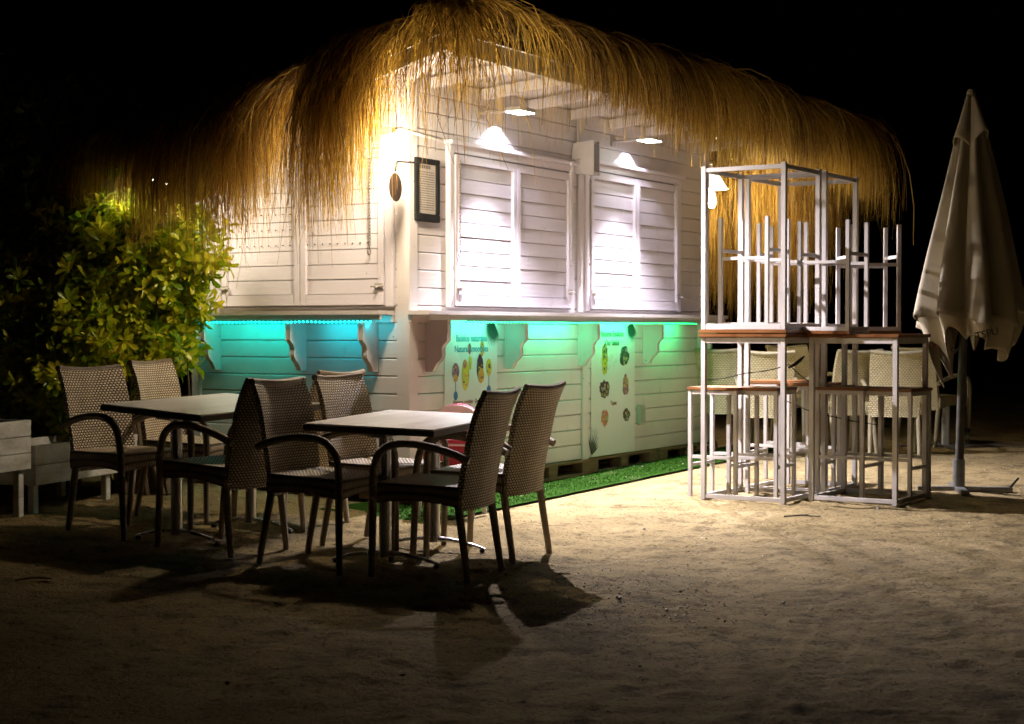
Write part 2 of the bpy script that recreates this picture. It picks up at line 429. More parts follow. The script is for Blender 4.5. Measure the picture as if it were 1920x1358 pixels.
# shutters
def shutter(side, a0, a1, z0, z1, tw=.05, nb=9):
    """a0..a1 along the wall: outer frame, two leaves with board infill"""
    def P(a, o, z): return (a, -o, z) if side == 'R' else (-o, a, z)
    def bx(mb, p0, p1, o0, o1, q0, q1):
        if side == 'R': mb.box(p0, p1, -o1, -o0, q0, q1)
        else: mb.box(-o1, -o0, p0, p1, q0, q1)
    fr = MB()
    bx(fr, a0, a0 + tw, .017, .055, z0, z1); bx(fr, a1 - tw, a1, .017, .055, z0, z1)
    bx(fr, a0 + tw + .001, a1 - tw - .001, .017, .054, z1 - .05, z1)
    bx(fr, a0 - .02, a1 + .02, .017, .085, z1 + .001, z1 + .028)
    f = kobj(fr, 'shutter_frame', M_shut, bevel=.004)
    mid = (a0 + a1) / 2
    for (l0, l1) in ((a0 + tw + .006, mid - .003), (mid + .003, a1 - tw - .006)):
        lf = MB(); st = .045; b0 = z0 + .012; b1 = z1 - .06
        bx(lf, l0, l0 + st, .022, .064, b0, b1); bx(lf, l1 - st, l1, .022, .064, b0, b1)
        bx(lf, l0 + st + .001, l1 - st - .001, .022, .063, b0, b0 + .07); bx(lf, l0 + st + .001, l1 - st - .001, .022, .063, b1 - .055, b1)
        leaf = kobj(lf, 'shutter_leaf', M_shut, f, bevel=.003)
        h0, h1 = b0 + .072, b1 - .057; pb = (h1 - h0) / nb
        bm_ = MB()
        for k in range(nb):
            zz = h0 + k * pb; o = random.uniform(-.002, .002)
            vs = []
            for a in (l0 + st + .001, l1 - st - .001):
                for (oo, z) in ((.030, zz + .0016), (.044 + o, zz + .0016), (.045 + o, zz + .005), (.0425 + o, zz + pb - .0025), (.030, zz + pb - .004)): vs.append(P(a, oo, z))
            bm_.add(vs, [(i, i + 1, 6 + i, 5 + i) for i in range(4)] + [(0, 1, 2, 3, 4), (9, 8, 7, 6, 5)])
        kobj(bm_, 'infill_board', M_shut, leaf)
    return f
zS = 1.325
a0, a1 = RX(843, .05), RX(1076, .05); shutter('R', a0, a1, zS, RZ(960, 292, .05), nb=9)
b0, b1 = RX(1100, .05), RX(1276, .05); shutter('R', b0, b1, zS, RZ(1190, 322, .05), nb=9)
c0, c1 = LY(737, .05), LY(404, .05); shutter('L', c0, c1, zS, RZ(960, 292, .05), nb=9, tw=.06)
# rows of small vent holes in the left shutter boards
mh = MB()
for zz, r0, r1 in ((LZ(500, 433, .07), 437, 545), (LZ(500, 462, .07), 437, 545), (LZ(640, 457, .07), 577, 690), (LZ(500, 404, .07), 437, 545)):
    for k in range(9):
        mh = MB(); y = LY(r0 + (r1 - r0) * k / 8, .05); M = Matrix.Translation((-.0495, y, zz + (k % 2) * .001)) @ Matrix.Rotation(PI / 2, 4, 'Y')
        mh.lathe([(0, .0005), (.0045, 0), (.0045, -.004)], 8, M=M); kobj(mh, 'vent_hole', M_black)
# slide bolts
def bolt(side, a, z):
    mb = MB()
    if side == 'R':
        mb.box(a - .03, a + .03, -.072, -.065, z - .02, z + .02); mb.tube([(a - .045, -.078, z), (a + .055, -.078, z)], .006, 8); mb.tube([(a + .02, -.078, z), (a + .02, -.105, z - .01)], .005, 6)
    else:
        mb.box(-.072, -.065, a - .03, a + .03, z - .02, z + .02); mb.tube([(-.078, a - .045, z), (-.078, a + .055, z)], .006, 8); mb.tube([(-.078, a, z), (-.105, a, z - .01)], .005, 6)
    kobj(mb, 'slide_bolt', M_metalw)
for a in (a0 + .09, a1 - .09): bolt('R', a, zS + .13)
for a in (b0 + .08, b1 - .08): bolt('R', a, zS + .13)
for a in (c0 + .1, c1 - .1): bolt('L', a, zS + .13)

# counter
CO = .20
CZ = 1.300
mb = MB(); xr0, xr1 = RX(781, .1), XL + .05
mb.box(xr0, xr1, -CO, -.031, CZ - .028, CZ); mb.box(xr0 + .02, xr1 - .02, -CO + .015, -CO + .035, CZ - .06, CZ - .029)
mb.box(xr0 + .02, xr1, -.05, -.018, CZ - .075, CZ - .029)
kobj(mb, 'counter', M_white, bevel=.003)
mb = MB(); yl0, yl1 = .085, LY(345, CO)
mb.box(-CO, -.031, yl0, yl1, CZ - .028, CZ); mb.box(-CO + .015, -CO + .035, yl0, yl1 - .02, CZ - .06, CZ - .029)
mb.box(-.05, -.018, yl0, YL, CZ - .075, CZ - .029)
kobj(mb, 'counter', M_white, bevel=.003)
br = [(0, 0), (.165, 0), (.165, -.16)]
for k in range(1, 9):
    t = k / 8; br.append((.165 - .085 * t - .018 * math.sin(2 * PI * t), -.16 - .15 * t))
br += [(.05, -.36), (0, -.36)]
def bracket(side, a):
    if side == 'R': M = Matrix.Translation((a, -.018, CZ - .03)) @ Matrix.Rotation(-PI / 2, 4, 'Z')
    else: M = Matrix.Translation((-.018, a, CZ - .03)) @ Matrix.Rotation(PI, 4, 'Z')
    mb = MB(); mb.extr(br, -.02, .02, M=M); kobj(mb, 'bracket', M_white, bevel=.003)
for px in (797, 945, 1082, 1204, 1305): bracket('R', RX(px))
for px in (708, 573, 413): bracket('L', LY(px))

# roof: solid thatch core, soffit, rafters
OV = .9
def eave_left(k):     # eave height along the short side, k from the front corner
    return float(np.interp(k, [-1, -.5, 0, .45, .9, 1.4, 1.9, 2.4], [2.95, 2.86, 2.70, 2.57, 2.53, 2.46, 2.38, 2.28]))
EH = 2.97
KYE = 2.25            # eave extent along local Y at the left end
def roof_z(x, y):     # eave plane heights in local coordinates at the rim
    return EH
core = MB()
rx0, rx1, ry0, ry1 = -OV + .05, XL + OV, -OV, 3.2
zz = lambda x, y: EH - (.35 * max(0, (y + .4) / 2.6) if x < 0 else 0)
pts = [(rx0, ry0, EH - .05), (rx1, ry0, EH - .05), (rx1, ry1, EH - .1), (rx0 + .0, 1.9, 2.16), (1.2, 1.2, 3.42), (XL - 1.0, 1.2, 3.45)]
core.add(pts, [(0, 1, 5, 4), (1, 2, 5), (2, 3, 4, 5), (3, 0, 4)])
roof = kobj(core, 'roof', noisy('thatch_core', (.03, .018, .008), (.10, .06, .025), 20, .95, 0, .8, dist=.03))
sf = MB()
sf.add([(-.0, 0, ZT), (XL, 0, ZT), (XL + .8, -.78, ZT + .07), (-.72, -.78, ZT + .07)], [(0, 1, 2, 3)])
sf.add([(-.0, 0, ZT), (-.72, -.78, ZT + .07), (-.75, 1.9, 2.15), (-.0, 1.9, 2.5)], [(0, 1, 2, 3)])
sf.add([(XL, 0, ZT), (XL + .8, -.78, ZT + .07), (XL + .8, 3.0, ZT + .07), (XL, 3.0, ZT)], [(0, 1, 2, 3)])
kobj(sf, 'soffit', M_white, roof)
def beam(p0, p1, wd=.05, hg=.07, name='rafter'):
    p0, p1 = Vector(p0), Vector(p1); d = (p1 - p0); L = d.length; d.normalize(); s = d.cross(Vector((0, 0, 1))).normalized(); u = s.cross(d)
    M = Matrix((s, d, u)).transposed().to_4x4(); M.translation = p0
    mb = MB(); mb.box(-wd / 2, wd / 2, 0, L, -hg, 0, M=M); return kobj(mb, name, M_white, roof, bevel=.003)
for k in range(8):
    x = .25 + k * .62
    beam((x, -.02, ZT - .012), (x, -.76, ZT + .052))
for k in range(3):
    y = .2 + k * .6; beam((-.02, y, ZT - .012 - .07 * k), (-.70, y, 2.74 - .17 * k))
beam((-.02, -.02, ZT - .012), (-.70, -.76, ZT + .05))
beam((-.72, -.79, ZT + .055), (XL + .8, -.79, ZT + .055), .03, .11, 'fascia')
beam((-.74, -.79, ZT + .055), (-.76, 1.9, 2.14), .03, .09, 'fascia')

# straw fringe
def strands(P0, out, L, rise, droop, width, name, rnd, parent=roof, nseg=7, side_jit=.12):
    n = len(P0); t = np.linspace(0, 1, nseg + 1)
    sd = np.stack([-out[:, 1], out[:, 0], 0 * out[:, 0]], 1)
    jit = RS.normal(0, side_jit, n); cur = RS.normal(0, .09, n); kink = RS.normal(0, .05, n) * (RS.rand(n) > .6)
    pts = []
    for tt in t:
        h = L * (.80 * tt - .42 * tt ** 2.2) * rise
        zz_ = L * (.32 * tt * rise - droop * tt ** 1.9)
        p = P0 + out * h[:, None] + sd * ((jit * tt + cur * math.sin(tt * 5) + kink * math.sin(tt * 13)) * L * .5)[:, None]
        p[:, 2] += zz_; pts.append(p)
    C = np.stack(pts, 1)                                  # n, nseg+1, 3
    T = np.gradient(C, axis=1)
    a = RS.uniform(0, 2 * PI, n); R = np.stack([np.cos(a), np.sin(a), RS.uniform(-.3, .3, n)], 1)
    W = np.cross(T, R[:, None, :]); W /= (np.linalg.norm(W, axis=2, keepdims=True) + 1e-9)
    wd = (width * RS.uniform(.45, 1.5, n))[:, None] * (1 - .8 * t[None, :] ** 1.5)
    A = C + W * wd[..., None]; B = C - W * wd[..., None]
    V = np.stack([A, B], 2).reshape(-1, 3)
    base = (np.arange(n) * (nseg + 1) * 2)[:, None]; k = np.arange(nseg)[None, :] * 2
    a0_ = (base + k).ravel(); Fq = np.stack([a0_, a0_ + 1, a0_ + 3, a0_ + 2], 1)
    at_ = np.repeat(rnd, (nseg + 1) * 2)
    me = raw_mesh(name, V, Fq, M_straw, {'rnd': at_}, smooth=False)
    o = bpy.data.objects.new(name, me); COL.objects.link(o); o.parent = parent; return o
def clump1(s, seed, f1=6.0, f2=17.0):
    return vnoise(s, s * 0 + seed, f1, seed) + .6 * vnoise(s, s * 0 + seed * 3.1, f2, seed + 1)
def fringe(n, s0, s1, place, dens, Lfn, rise, droop, name, width=.0042, seed=21, side_jit=.1):
    s = RS.uniform(s0, s1, int(n * 3)); keep = RS.rand(len(s)) < dens(s); s = s[keep][:n]
    cl = clump1(s, seed)
    P, O = place(s, RS.rand(len(s)))
    L = Lfn(s) * (1 + .42 * cl) * RS.uniform(.45, 1.14, len(s)) * (1 + (.3 if seed in (31, 81) else .12) * (RS.rand(len(s)) > .82))
    rnd = np.clip(.45 + .5 * cl + RS.normal(0, .2, len(s)), 0, 1)
    O = O / np.linalg.norm(O, axis=1, keepdims=True)
    # neighbouring straws of a lock lean the same way
    sd = np.stack([-O[:, 1], O[:, 0], 0 * O[:, 0]], 1); O = O + sd * (.5 * vnoise(s, s * 0, 4.3, seed + 9))[:, None]
    return strands(P, O, L, rise * (1 + .25 * vnoise(s, s * 0, 5, seed + 4)), droop, width, name, rnd, side_jit=side_jit)
# long side
def place_R(s, r):
    inn = r ** 1.7 * .55
    P = np.stack([s, -OV + .02 + inn, EH + .03 + inn * .33 + RS.normal(0, .015, len(s))], 1)
    O = np.stack([RS.normal(0, .07, len(s)) + .10, -np.ones(len(s)), 0 * s], 1); return P, O
dR = lambda s: np.interp(s, [-.9, -.75, -.45, .0, .3, .7, 1.5, 6], [.07, .035, .03, .07, .30, .75, 1, 1]) * (.75 + .6 * clump1(s, 31))
fringe(13500, -OV, XL + OV, place_R, dR, lambda s: np.interp(s, [-.9, 0, 1, 3, 5.5], [1.2, 1.12, 1.12, 1.2, 1.1]), 1.0, .80, 'straw_fringe', seed=31)
# front corner, fanning out
def place_C(s, r):
    a = s
    inn = r ** 1.5 * .5
    P = np.stack([-OV + .03 + inn * .5 + RS.normal(0, .03, len(s)), -OV + .03 + inn * .5 + RS.normal(0, .03, len(s)), EH + .0 + inn * .3], 1)
    O = np.stack([-np.sin(a), -np.cos(a), 0 * a], 1); return P, O
fringe(400, 0.05, PI / 2 - .05, place_C, lambda s: .12 + 1.2 * np.exp(-((s - .62) / .10) ** 2) + .25 * (s > 1.2), lambda s: 1.18 + 0 * s, .85, .95, 'straw_fringe', seed=41, side_jit=.16)
# short side (toward the tables)
def place_L(s, r):
    inn = r ** 1.7 * .45
    eh = np.array([eave_left(k) for k in s])
    P = np.stack([-OV + .03 + inn, s, eh + inn * .3 + RS.normal(0, .02, len(s))], 1)
    O = np.stack([-np.ones(len(s)), RS.normal(0, .07, len(s)) + np.interp(s, [-.5, .3, .9, 1.5, 2.05], [.15, .3, .6, 1.2, 2.2]), 0 * s], 1); return P, O
dL = lambda s: np.clip(.8 + 2.0 * clump1(s, 51), .04, 1) * np.interp(s, [-.9, -.6, -.2, .9, 1.5, 2.3], [.07, .28, .85, .9, .6, .55])
fringe(8500, -OV, 2.05, place_L, dL, lambda s: np.interp(s, [-.9, -.2, .6, 1.4, 2.1], [1.42, 1.32, 1.12, .72, .5]), .86, .94, 'straw_fringe', .0035, seed=51)
# left end, behind the shrub
def place_E(s, r):
    inn = r * .4; P = np.stack([s, 2.05 - inn, 2.32 + inn * .3 + .05 * (s > -.4)], 1); O = np.stack([-.5 + 0 * s, np.ones(len(s)), 0 * s], 1); return P, O
fringe(3200, -OV, .6, place_E, lambda s: .9 + 0 * s, lambda s: .58 + 0 * s, 1.0, .9, 'straw_fringe', seed=61)
# far end of the kiosk
def place_F(s, r):
    inn = r ** 1.5 * .5; P = np.stack([XL + OV - inn, s, EH + .02 + inn * .25], 1); O = np.stack([np.ones(len(s)), RS.normal(-.12, .08, len(s)), 0 * s], 1); return P, O
fringe(14000, -OV, 2.6, place_F, lambda s: np.clip(.9 + .8 * clump1(s, 71), .1, 1), lambda s: np.interp(s, [-.9, 0, 2.6], [1.3, 1.65, 1.75]), .6, 1.0, 'straw_fringe', seed=71)
# far right corner fan
def place_G(s, r):
    P = np.stack([XL + OV - .03 - .3 * r, -OV + .03 + .3 * r, EH + .02 + .1 * r], 1); O = np.stack([np.sin(s), -np.cos(s), 0 * s], 1); return P, O
fringe(2600, 0, PI / 2, place_G, lambda s: 1 + 0 * s, lambda s: 1.02 + 0 * s, .95, .9, 'straw_fringe', seed=81)

# ------------------------------------------------------------------ things on the kiosk
def kthing(name, label, cat, x, y, z, group=None):
    return thing(name, label, cat, kl(x, y, z), KROT, group)
# wall speaker
def speaker():
    x = RX(1103, .12); z = RZ(1103, 298, .12); t = kthing('wall_speaker', 'pale rounded loudspeaker with grey front mounted high between the two pairs of shutters', 'speaker', x, -.03, z)
    mb = MB(); out = [(-.085, -.10), (.055, -.115), (.055, .115), (-.085, .10), (-.10, 0)]
    M = Matrix.Translation((0, -.09, 0)) @ Matrix.Rotation(math.radians(-84), 4, 'Z') @ Matrix.Rotation(PI / 2 * 0, 4, 'X')
    mb.extr(out, -.065, .065, M=M); mb.obj('cabinet', noisy('speaker_body', (.5, .48, .46), (.58, .56, .54), 8, .4), t, bevel=.012, smooth=True)
    g = MB(); M2 = M @ Matrix.Translation((.060, 0, 0)); g.box(-.004, .006, -.055, .055, -.10, .10, M=M2); g.obj('grille', noisy('speaker_grille', (.12, .10, .09), (.2, .17, .15), 160, .7, 0, .5), t, bevel=.003)
    b = MB(); b.tube([(0, -.0, 0), (-.01, -.06, 0)], .012, 8); b.tube([(-.12, -.0, -.03), (-.06, -.06, -.01)], .008, 6); b.obj('bracket', M_metalw, t)
speaker()
# menu frame
def menu():
    z0, z1 = RZ(799, 416, .04), RZ(799, 298, .04); x0, x1 = RX(777, .03), RX(822, .03)
    t = kthing('menu_board', 'black framed menu sheet hanging on the narrow wall beside the corner post', 'menu board', (x0 + x1) / 2, -.018, z0)
    w_ = (x1 - x0) / 2; h_ = z1 - z0; mb = MB()
    for a in ((-w_, w_, 0, .05), (-w_, w_, h_ - .035, h_), (-w_, -w_ + .035, .051, h_ - .036), (w_ - .035, w_, .051, h_ - .036)):
        mb.box(a[0], a[1], -.028, 0, a[2], a[3])
    mb.obj('frame', M_black, t, bevel=.003)
    p = MB(); p.box(-w_ + .036, w_ - .036, -.014, -.004, .052, h_ - .037); p.obj('paper', noisy('menu_paper', (.42, .38, .33), (.52, .48, .42), 7, .6), t)
    ln = MB()
    for k in range(17):
        z = .075 + k * (h_ - .15) / 17; x = -w_ + .048
        while x < w_ - .055:
            l = random.uniform(.008, .03); e = min(x + l, w_ - .048); ln.box(x, e, -.0152, -.0142, z, z + .005); x += l + .006
    for k in range(7): ln.box(-w_ + .045 + k * .02, -w_ + .045 + k * .02 + random.uniform(.009, .016), -.0152, -.0142, h_ - .065, h_ - .042)
    ln.obj('printed_lines', mat('print', (.1, .09, .08), .6), t)
menu()
# posters
def text(s, size, m, parent, loc, rot=(PI / 2, 0, 0), name='lettering', shear=.0, sx=1.0):
    cu = bpy.data.curves.new(name, 'FONT'); cu.body = s; cu.size = size; cu.align_x = 'CENTER'; cu.extrude = .0006; cu.shear = shear; cu.offset = size * .012
    cu.materials.append(m); fo = bpy.data.objects.new(name, cu); COL.objects.link(fo); bpy.context.view_layer.update()
    me = bpy.data.meshes.new_from_object(fo.evaluated_get(bpy.context.evaluated_depsgraph_get())); bpy.data.objects.remove(fo)
    o = bpy.data.objects.new(name, me); COL.objects.link(o); o.parent = parent; o.location = loc; o.rotation_euler = rot; o.scale = (sx, 1, 1); return o
C_ = {}
def pm(c, r=.35):
    k = tuple(c)
    if k not in C_: C_[k] = mat('print_%d' % len(C_), c, r)
    return C_[k]
def ell(mb, cx, cz, rx, rz, y, mi, n=18, jag=0, seed=0):
    r = random.Random(seed); pts = []
    for k in range(n):
        a = 2 * PI * k / n; q = 1 + (r.uniform(-jag, jag) if jag else 0); pts.append((cx + rx * q * math.cos(a), y, cz + rz * q * math.sin(a)))
    mb.add(pts, [tuple(range(n))], mi=mi)
def frond(mb, cx, cz, L, a0, a1, y, mi, n=12):
    for k in range(n):
        a = a0 + (a1 - a0) * k / (n - 1); l = L * (.7 + .3 * math.sin(PI * k / n)); dx, dz = math.cos(a), math.sin(a)
        mb.add([(cx - dz * .006, y, cz + dx * .006), (cx + dx * l * .5 - dz * .009, y, cz + dz * l * .5 + dx * .009), (cx + dx * l, y, cz + dz * l), (cx + dx * l * .5 + dz * .009, y, cz + dz * l * .5 - dx * .009), (cx + dz * .006, y, cz - dx * .006)], [(0, 1, 2, 3, 4)], mi=mi)
def poster(kind):
    if kind == 1:
        x0, x1 = RX(833, .02), RX(932, .02); zt = 1.235; zb = .31; lab = 'cocktail poster with colourful drink glasses pasted under the counter near the kiosk corner'
    else:
        x0, x1 = RX(1108, .02), RX(1190, .02); zt = 1.235; zb = .205; lab = 'salad poster with six small food bowls pasted beside the vertical batten'
    W = x1 - x0; t = kthing('menu_poster', lab, 'poster', (x0 + x1) / 2, -.0185, zb, 'food and drink posters under the counter')
    Hh = zt - zb; g = MB(); g.box(-W / 2, W / 2, -.003, 0, 0, Hh, mi=10); y = -.0042; mats = [pm((.015, .07, .045)), pm((.55, .45, .03)), pm((.35, .02, .03)), pm((.03, .012, .02)), pm((.02, .16, .38)), pm((.55, .28, .03)), pm((.22, .10, .16)), pm((.10, .22, .05)), pm((.45, .16, .10)), pm((.30, .30, .28)), M_paper]
    if kind == 1:
        frond(g, W / 2 - .045, Hh - .015, .17, PI * 1.02, PI * 1.7, y, 0, 16); frond(g, -W / 2 + .03, Hh - .005, .07, PI * 1.3, PI * 1.9, y, 0, 7)
        f = lambda a, b: (-W / 2 + a * W, Hh - b * Hh)
        def gl(a, b, rx, rz, mi, k=0):
            cx, cz = f(a, b); r = random.Random(int(a * 100 + b * 900)); ell(g, cx, cz, rx, rz, y - .0003 * k, mi, 20, .05, int(a * 50))
            for j in range(16):
                aa = r.uniform(0, 2 * PI); qq = r.uniform(.1, .8); ell(g, cx + rx * qq * math.cos(aa), cz + rz * qq * math.sin(aa), rx * .22, rx * .16, y - .0003 * k - .00012 - j * .00001, r.choice((mi, mi, 5, 8, 1, 3)), 6)
            g.add([(cx - rx * .62, y - .0003 * k - .00024, cz - rz * .5), (cx - rx * .5, y - .0003 * k - .00024, cz - rz * .5), (cx - rx * .62, y - .0003 * k - .00024, cz + rz * .45), (cx - rx * .74, y - .0003 * k - .00024, cz + rz * .45)], [(0, 1, 2, 3)], mi=9)
        gl(.20, .36, .045, .055, 6); gl(.20, .41, .028, .025, 5, 1); gl(.38, .39, .048, .105, 1); gl(.37, .31, .026, .03, 8, 1); gl(.46, .20, .019, .038, 2); gl(.47, .30, .02, .05, 1, 1)
        gl(.70, .20, .026, .055, 5); gl(.66, .34, .042, .09, 3, 1); gl(.68, .40, .040, .05, 5, 2); gl(.83, .34, .038, .06, 1); gl(.84, .33, .014, .018, 3, 1)
        for a, b in ((.20, .47), (.83, .44)):
            cx, cz = f(a, b); g.add([(cx - .004, y, cz - .05), (cx + .004, y, cz - .05), (cx + .004, y, cz + .04), (cx - .004, y, cz + .04)], [(0, 1, 2, 3)], mi=4); ell(g, cx, cz - .06, .026, .03, y, 4)
        for k, (a, mi) in enumerate(((.2, 7), (.36, 3), (.5, 7), (.66, 2), (.86, 5))):
            cx, cz = f(a, .72); ell(g, cx, cz, .03, .05, y, mi, jag=.2, seed=k); g.add([(cx, y - .0004, cz + .03), (cx + .006, y - .0004, cz + .03), (cx - .02, y - .0004, cz + .11), (cx - .026, y - .0004, cz + .11)], [(0, 1, 2, 3)], mi=3)
        for k in range(4):
            cx, cz = f(.15 + .23 * k, .85); ell(g, cx, cz, .034, .06, y, (1, 2, 5, 7)[k])
        g.obj('sheet', mats, t)
        text('Batidos naturales', .062, pm((.01, .25, .33)), t, (0, y, Hh - .135), sx=.9); text('Natural smoothies', .062, pm((.01, .25, .33)), t, (0, y, Hh - .205), sx=.9)
        text('Nuestros cocteles · Our Cocktails', .038, pm((.22, .07, .03)), t, (0, y, Hh * .405), sx=.86)
    else:
        frond(g, W / 2 - .05, Hh - .01, .16, PI * 1.1, PI * 1.75, y, 0, 14); frond(g, -W / 2 + .01, .02, .19, PI * .15, PI * .62, y, 0, 8)
        f = lambda a, b: (-W / 2 + a * W, Hh - b * Hh)
        for k, (a, b, rx, rz, mi, m2) in enumerate(((.3, .28, .05, .11, 1, 3), (.3, .22, .042, .06, 3, 5), (.75, .26, .075, .08, 0, 9), (.3, .50, .085, .068, 3, 8), (.78, .48, .055, .08, 6, 8), (.3, .72, .06, .062, 8, 5), (.80, .71, .06, .05, 3, 7))):
            cx, cz = f(a, b); ell(g, cx, cz, rx, rz, y, mi, 26, .16, k)
            r = random.Random(k)
            for j in range(26):
                aa = r.uniform(0, 2 * PI); q = r.uniform(0, .85); ell(g, cx + rx * q * math.cos(aa), cz + rz * q * math.sin(aa), .011, .011, y - .0004 - .00002 * j, r.choice((m2, 7, 1, 9, mi)), 6)
        g.obj('sheet', mats, t)
        text('Nuestras Ensaladas', .06, pm((.05, .16, .04)), t, (-.02, y, Hh - .11), sx=.85); text('Our Salads', .06, pm((.05, .16, .04)), t, (-.02, y, Hh - .18), sx=.9)
        text('Tapas', .045, pm((.2, .05, .02)), t, (0, y, Hh * .375))
poster(1); poster(2)
def socket():
    x, z = RX(1199, .02), RZ(1199, 778, .02); t = kthing('socket_box', 'small grey-green outdoor socket box beside the salad poster', 'socket box', x, -.017, z)
    b = MB(); b.box(-.045, .045, -.035, 0, -.08, .08); b.obj('box', noisy('socket_grey', (.33, .36, .31), (.4, .43, .37), 9, .5), t, bevel=.005)
    c = MB(); c.box(-.034, .034, -.043, -.0355, -.06, .045); c.obj('cover', noisy('socket_cover', (.22, .26, .2), (.28, .32, .25), 9, .4), t, bevel=.003)
socket()
# chains with hooks
def chain(name, label, x, y, ztop, zbot, m, along='x'):
    t = kthing(name, label, 'chain', x, y, zbot, 'chains hanging beside the shutters'); mb = MB(); n = int((ztop - zbot - .06) / .021)
    for k in range(n):
        c = Vector((0, 0, .06 + k * .021 + .012)); pts = []
        for j in range(11):
            a = 2 * PI * j / 10; u = .0075 * math.cos(a); v = .0145 * math.sin(a)
            pts.append(c + (Vector((u, 0, v)) if k % 2 else Vector((0, u, v))))
        mb.tube(pts, .0024, 5, caps=False)
    mb.obj('links', m, t)
    h = MB(); h.tube([(0, 0, .062), (0, 0, .045), (.006, 0, .034), (.012, 0, .02), (.006, 0, .004), (-.008, 0, .0), (-.018, 0, .008), (-.018, 0, .02)], .0035, 6); h.obj('hook', m, t)
M_chain = noisy('dull_chain', (.16, .13, .09), (.28, .23, .16), 40, .4, .8, .1); M_chainw = noisy('galvanised_chain', (.5, .48, .45), (.6, .58, .55), 40, .35, .6, .1)
chain('hanging_chain', 'dark chain with hook on the first pair of long-side shutters', RX(862, .075), -.078, RZ(862, 300, .08), RZ(862, 482, .08), M_chain)
chain('hanging_chain', 'dark chain with hook over the right part of the warm lit short-side shutter', -.078, LY(693, .08), LZ(693, 300, .08), LZ(693, 478, .08), M_chain)
chain('hanging_chain', 'pale chain in the gap just left of the loudspeaker', RX(1071, .09), -.092, RZ(1071, 300, .09), RZ(1071, 500, .09), M_chainw)
chain('hanging_chain', 'dark chain with hook at the near edge of the farther shutters', RX(1106, .075), -.078, RZ(1106, 335, .08), RZ(1106, 498, .08), M_chain)
chain('hanging_chain', 'pale chain at the far edge of the farther shutters', RX(1266, .09), -.092, RZ(1266, 340, .09), RZ(1266, 505, .09), M_chainw)

# LED tapes under the counters
def led(side, p0, p1, n, c0, c1, name_label):
    t = thing('led_light_strip', name_label, 'light strip', kl(0, 0, CZ - .068), KROT, 'coloured LED strips under the counter edge')
    k0 = kl(0, 0, 0)
    tape = MB(); groups = {}
    base = MB()
    f = (lambda a: (a, -CO + .006)) if side == 'R' else (lambda a: (-CO + .006, a))
    q0, q1 = f(p0), f(p1)
    base.box(min(q0[0], q1[0]) - .004, max(q0[0], q1[0]) + .004, min(q0[1], q1[1]) - .004, max(q0[1], q1[1]) + .004, .003, .008)
    base.obj('tape', M_black, t)
    seg = 4
    for sgi in range(seg):
        u = (sgi + .5) / seg; col = tuple(a * (1 - u) + b * u for a, b in zip(c0, c1))
        mb = MB(); R_ = .0088 if side == 'L' else .0076; mb.lathe([(0, -R_), (R_ * .75, -R_ * .7), (R_, 0), (R_ * .75, R_ * .6), (.0, R_ * .7)], 8)
        me = mb.mesh('diode', mat('led_%s%d' % (side, sgi), (.1, .1, .1), .4, emis=col, estr=5.0), smooth='all')
        for k in range(int(n * sgi / seg), int(n * (sgi + 1) / seg)):
            a = p0 + (p1 - p0) * k / (n - 1); x, y = f(a); o = bpy.data.objects.new('diode', me); COL.objects.link(o); o.parent = t; o.location = (x, y, -.003 + .0015 * math.sin(k * .5))
        # = .0088 if side == 'L' else .0066; mb.lathe([(0, -R_), (R_ * .75, -R_ * .7), (R_, 0), (R_ * .75, R_ * .6), (.0, R_ * .7)], 8, c=(x, y, -.003 + .0015 * math.sin(k * .5)))
led('L', LY(693, CO), LY(350, CO), 47, (.0, .85, .85), (.0, .85, .62), 'cyan LED strip under the edge of the short counter by the shrub')
led('R', RX(877, CO), RX(1306, CO), 84, (.0, .9, .36), (.0, .85, .16), 'green LED strip under the edge of the long counter above the posters')
def area(name, loc, rot, sx, sy, col, power, spread=180):
    l = bpy.data.lights.new(name, 'AREA'); l.shape = 'RECTANGLE'; l.size = sx; l.size_y = sy; l.color = col; l.energy = power; l.spread = math.radians(spread)
    o = bpy.data.objects.new(name, l); COL.objects.link(o); o.location = loc; o.rotation_euler = rot; return o
def aim(o, d): o.rotation_euler = Vector(d).to_track_quat('-Z', 'Y').to_euler()
def strip_light(side, a0_, a1_, col, power):
    m_ = (a0_ + a1_) / 2; L = abs(a1_ - a0_)
    p = kl(m_, -CO + .045, CZ - .07) if side == 'R' else kl(-CO + .045, m_, CZ - .07)
    inward = (kl(0, 1) - kl(0, 0)) if side == 'R' else (kl(1, 0) - kl(0, 0)); along = (kl(1, 0) - kl(0, 0)) if side == 'R' else (kl(0, 1) - kl(0, 0))
    d = (inward + Vector((0, 0, -1.0))).normalized(); z = -d; x = along.normalized(); y = z.cross(x)
    l = area('led_glow', p, (0, 0, 0), L, .006, col, power); M = Matrix((x, y, z)).transposed(); l.rotation_euler = M.to_euler()
strip_light('L', LY(700, CO), LY(580, CO), (.0, .66, .80), 1.25)
strip_light('L', LY(540, CO), LY(420, CO), (.0, .88, .72), 1.25)
strip_light('L', LY(400, CO), LY(352, CO), (.0, .9, .7), .45)
strip_light('R', RX(880, CO), RX(975, CO), (.0, 1, .6), 1.6)
strip_light('R', RX(1000, CO), RX(1110, CO), (.0, 1, .42), 3.4)
strip_light('R', RX(1135, CO), RX(1225, CO), (.0, 1, .34), 3.4)
strip_light('R', RX(1245, CO), RX(1306, CO), (.0, 1, .28), 2.8)

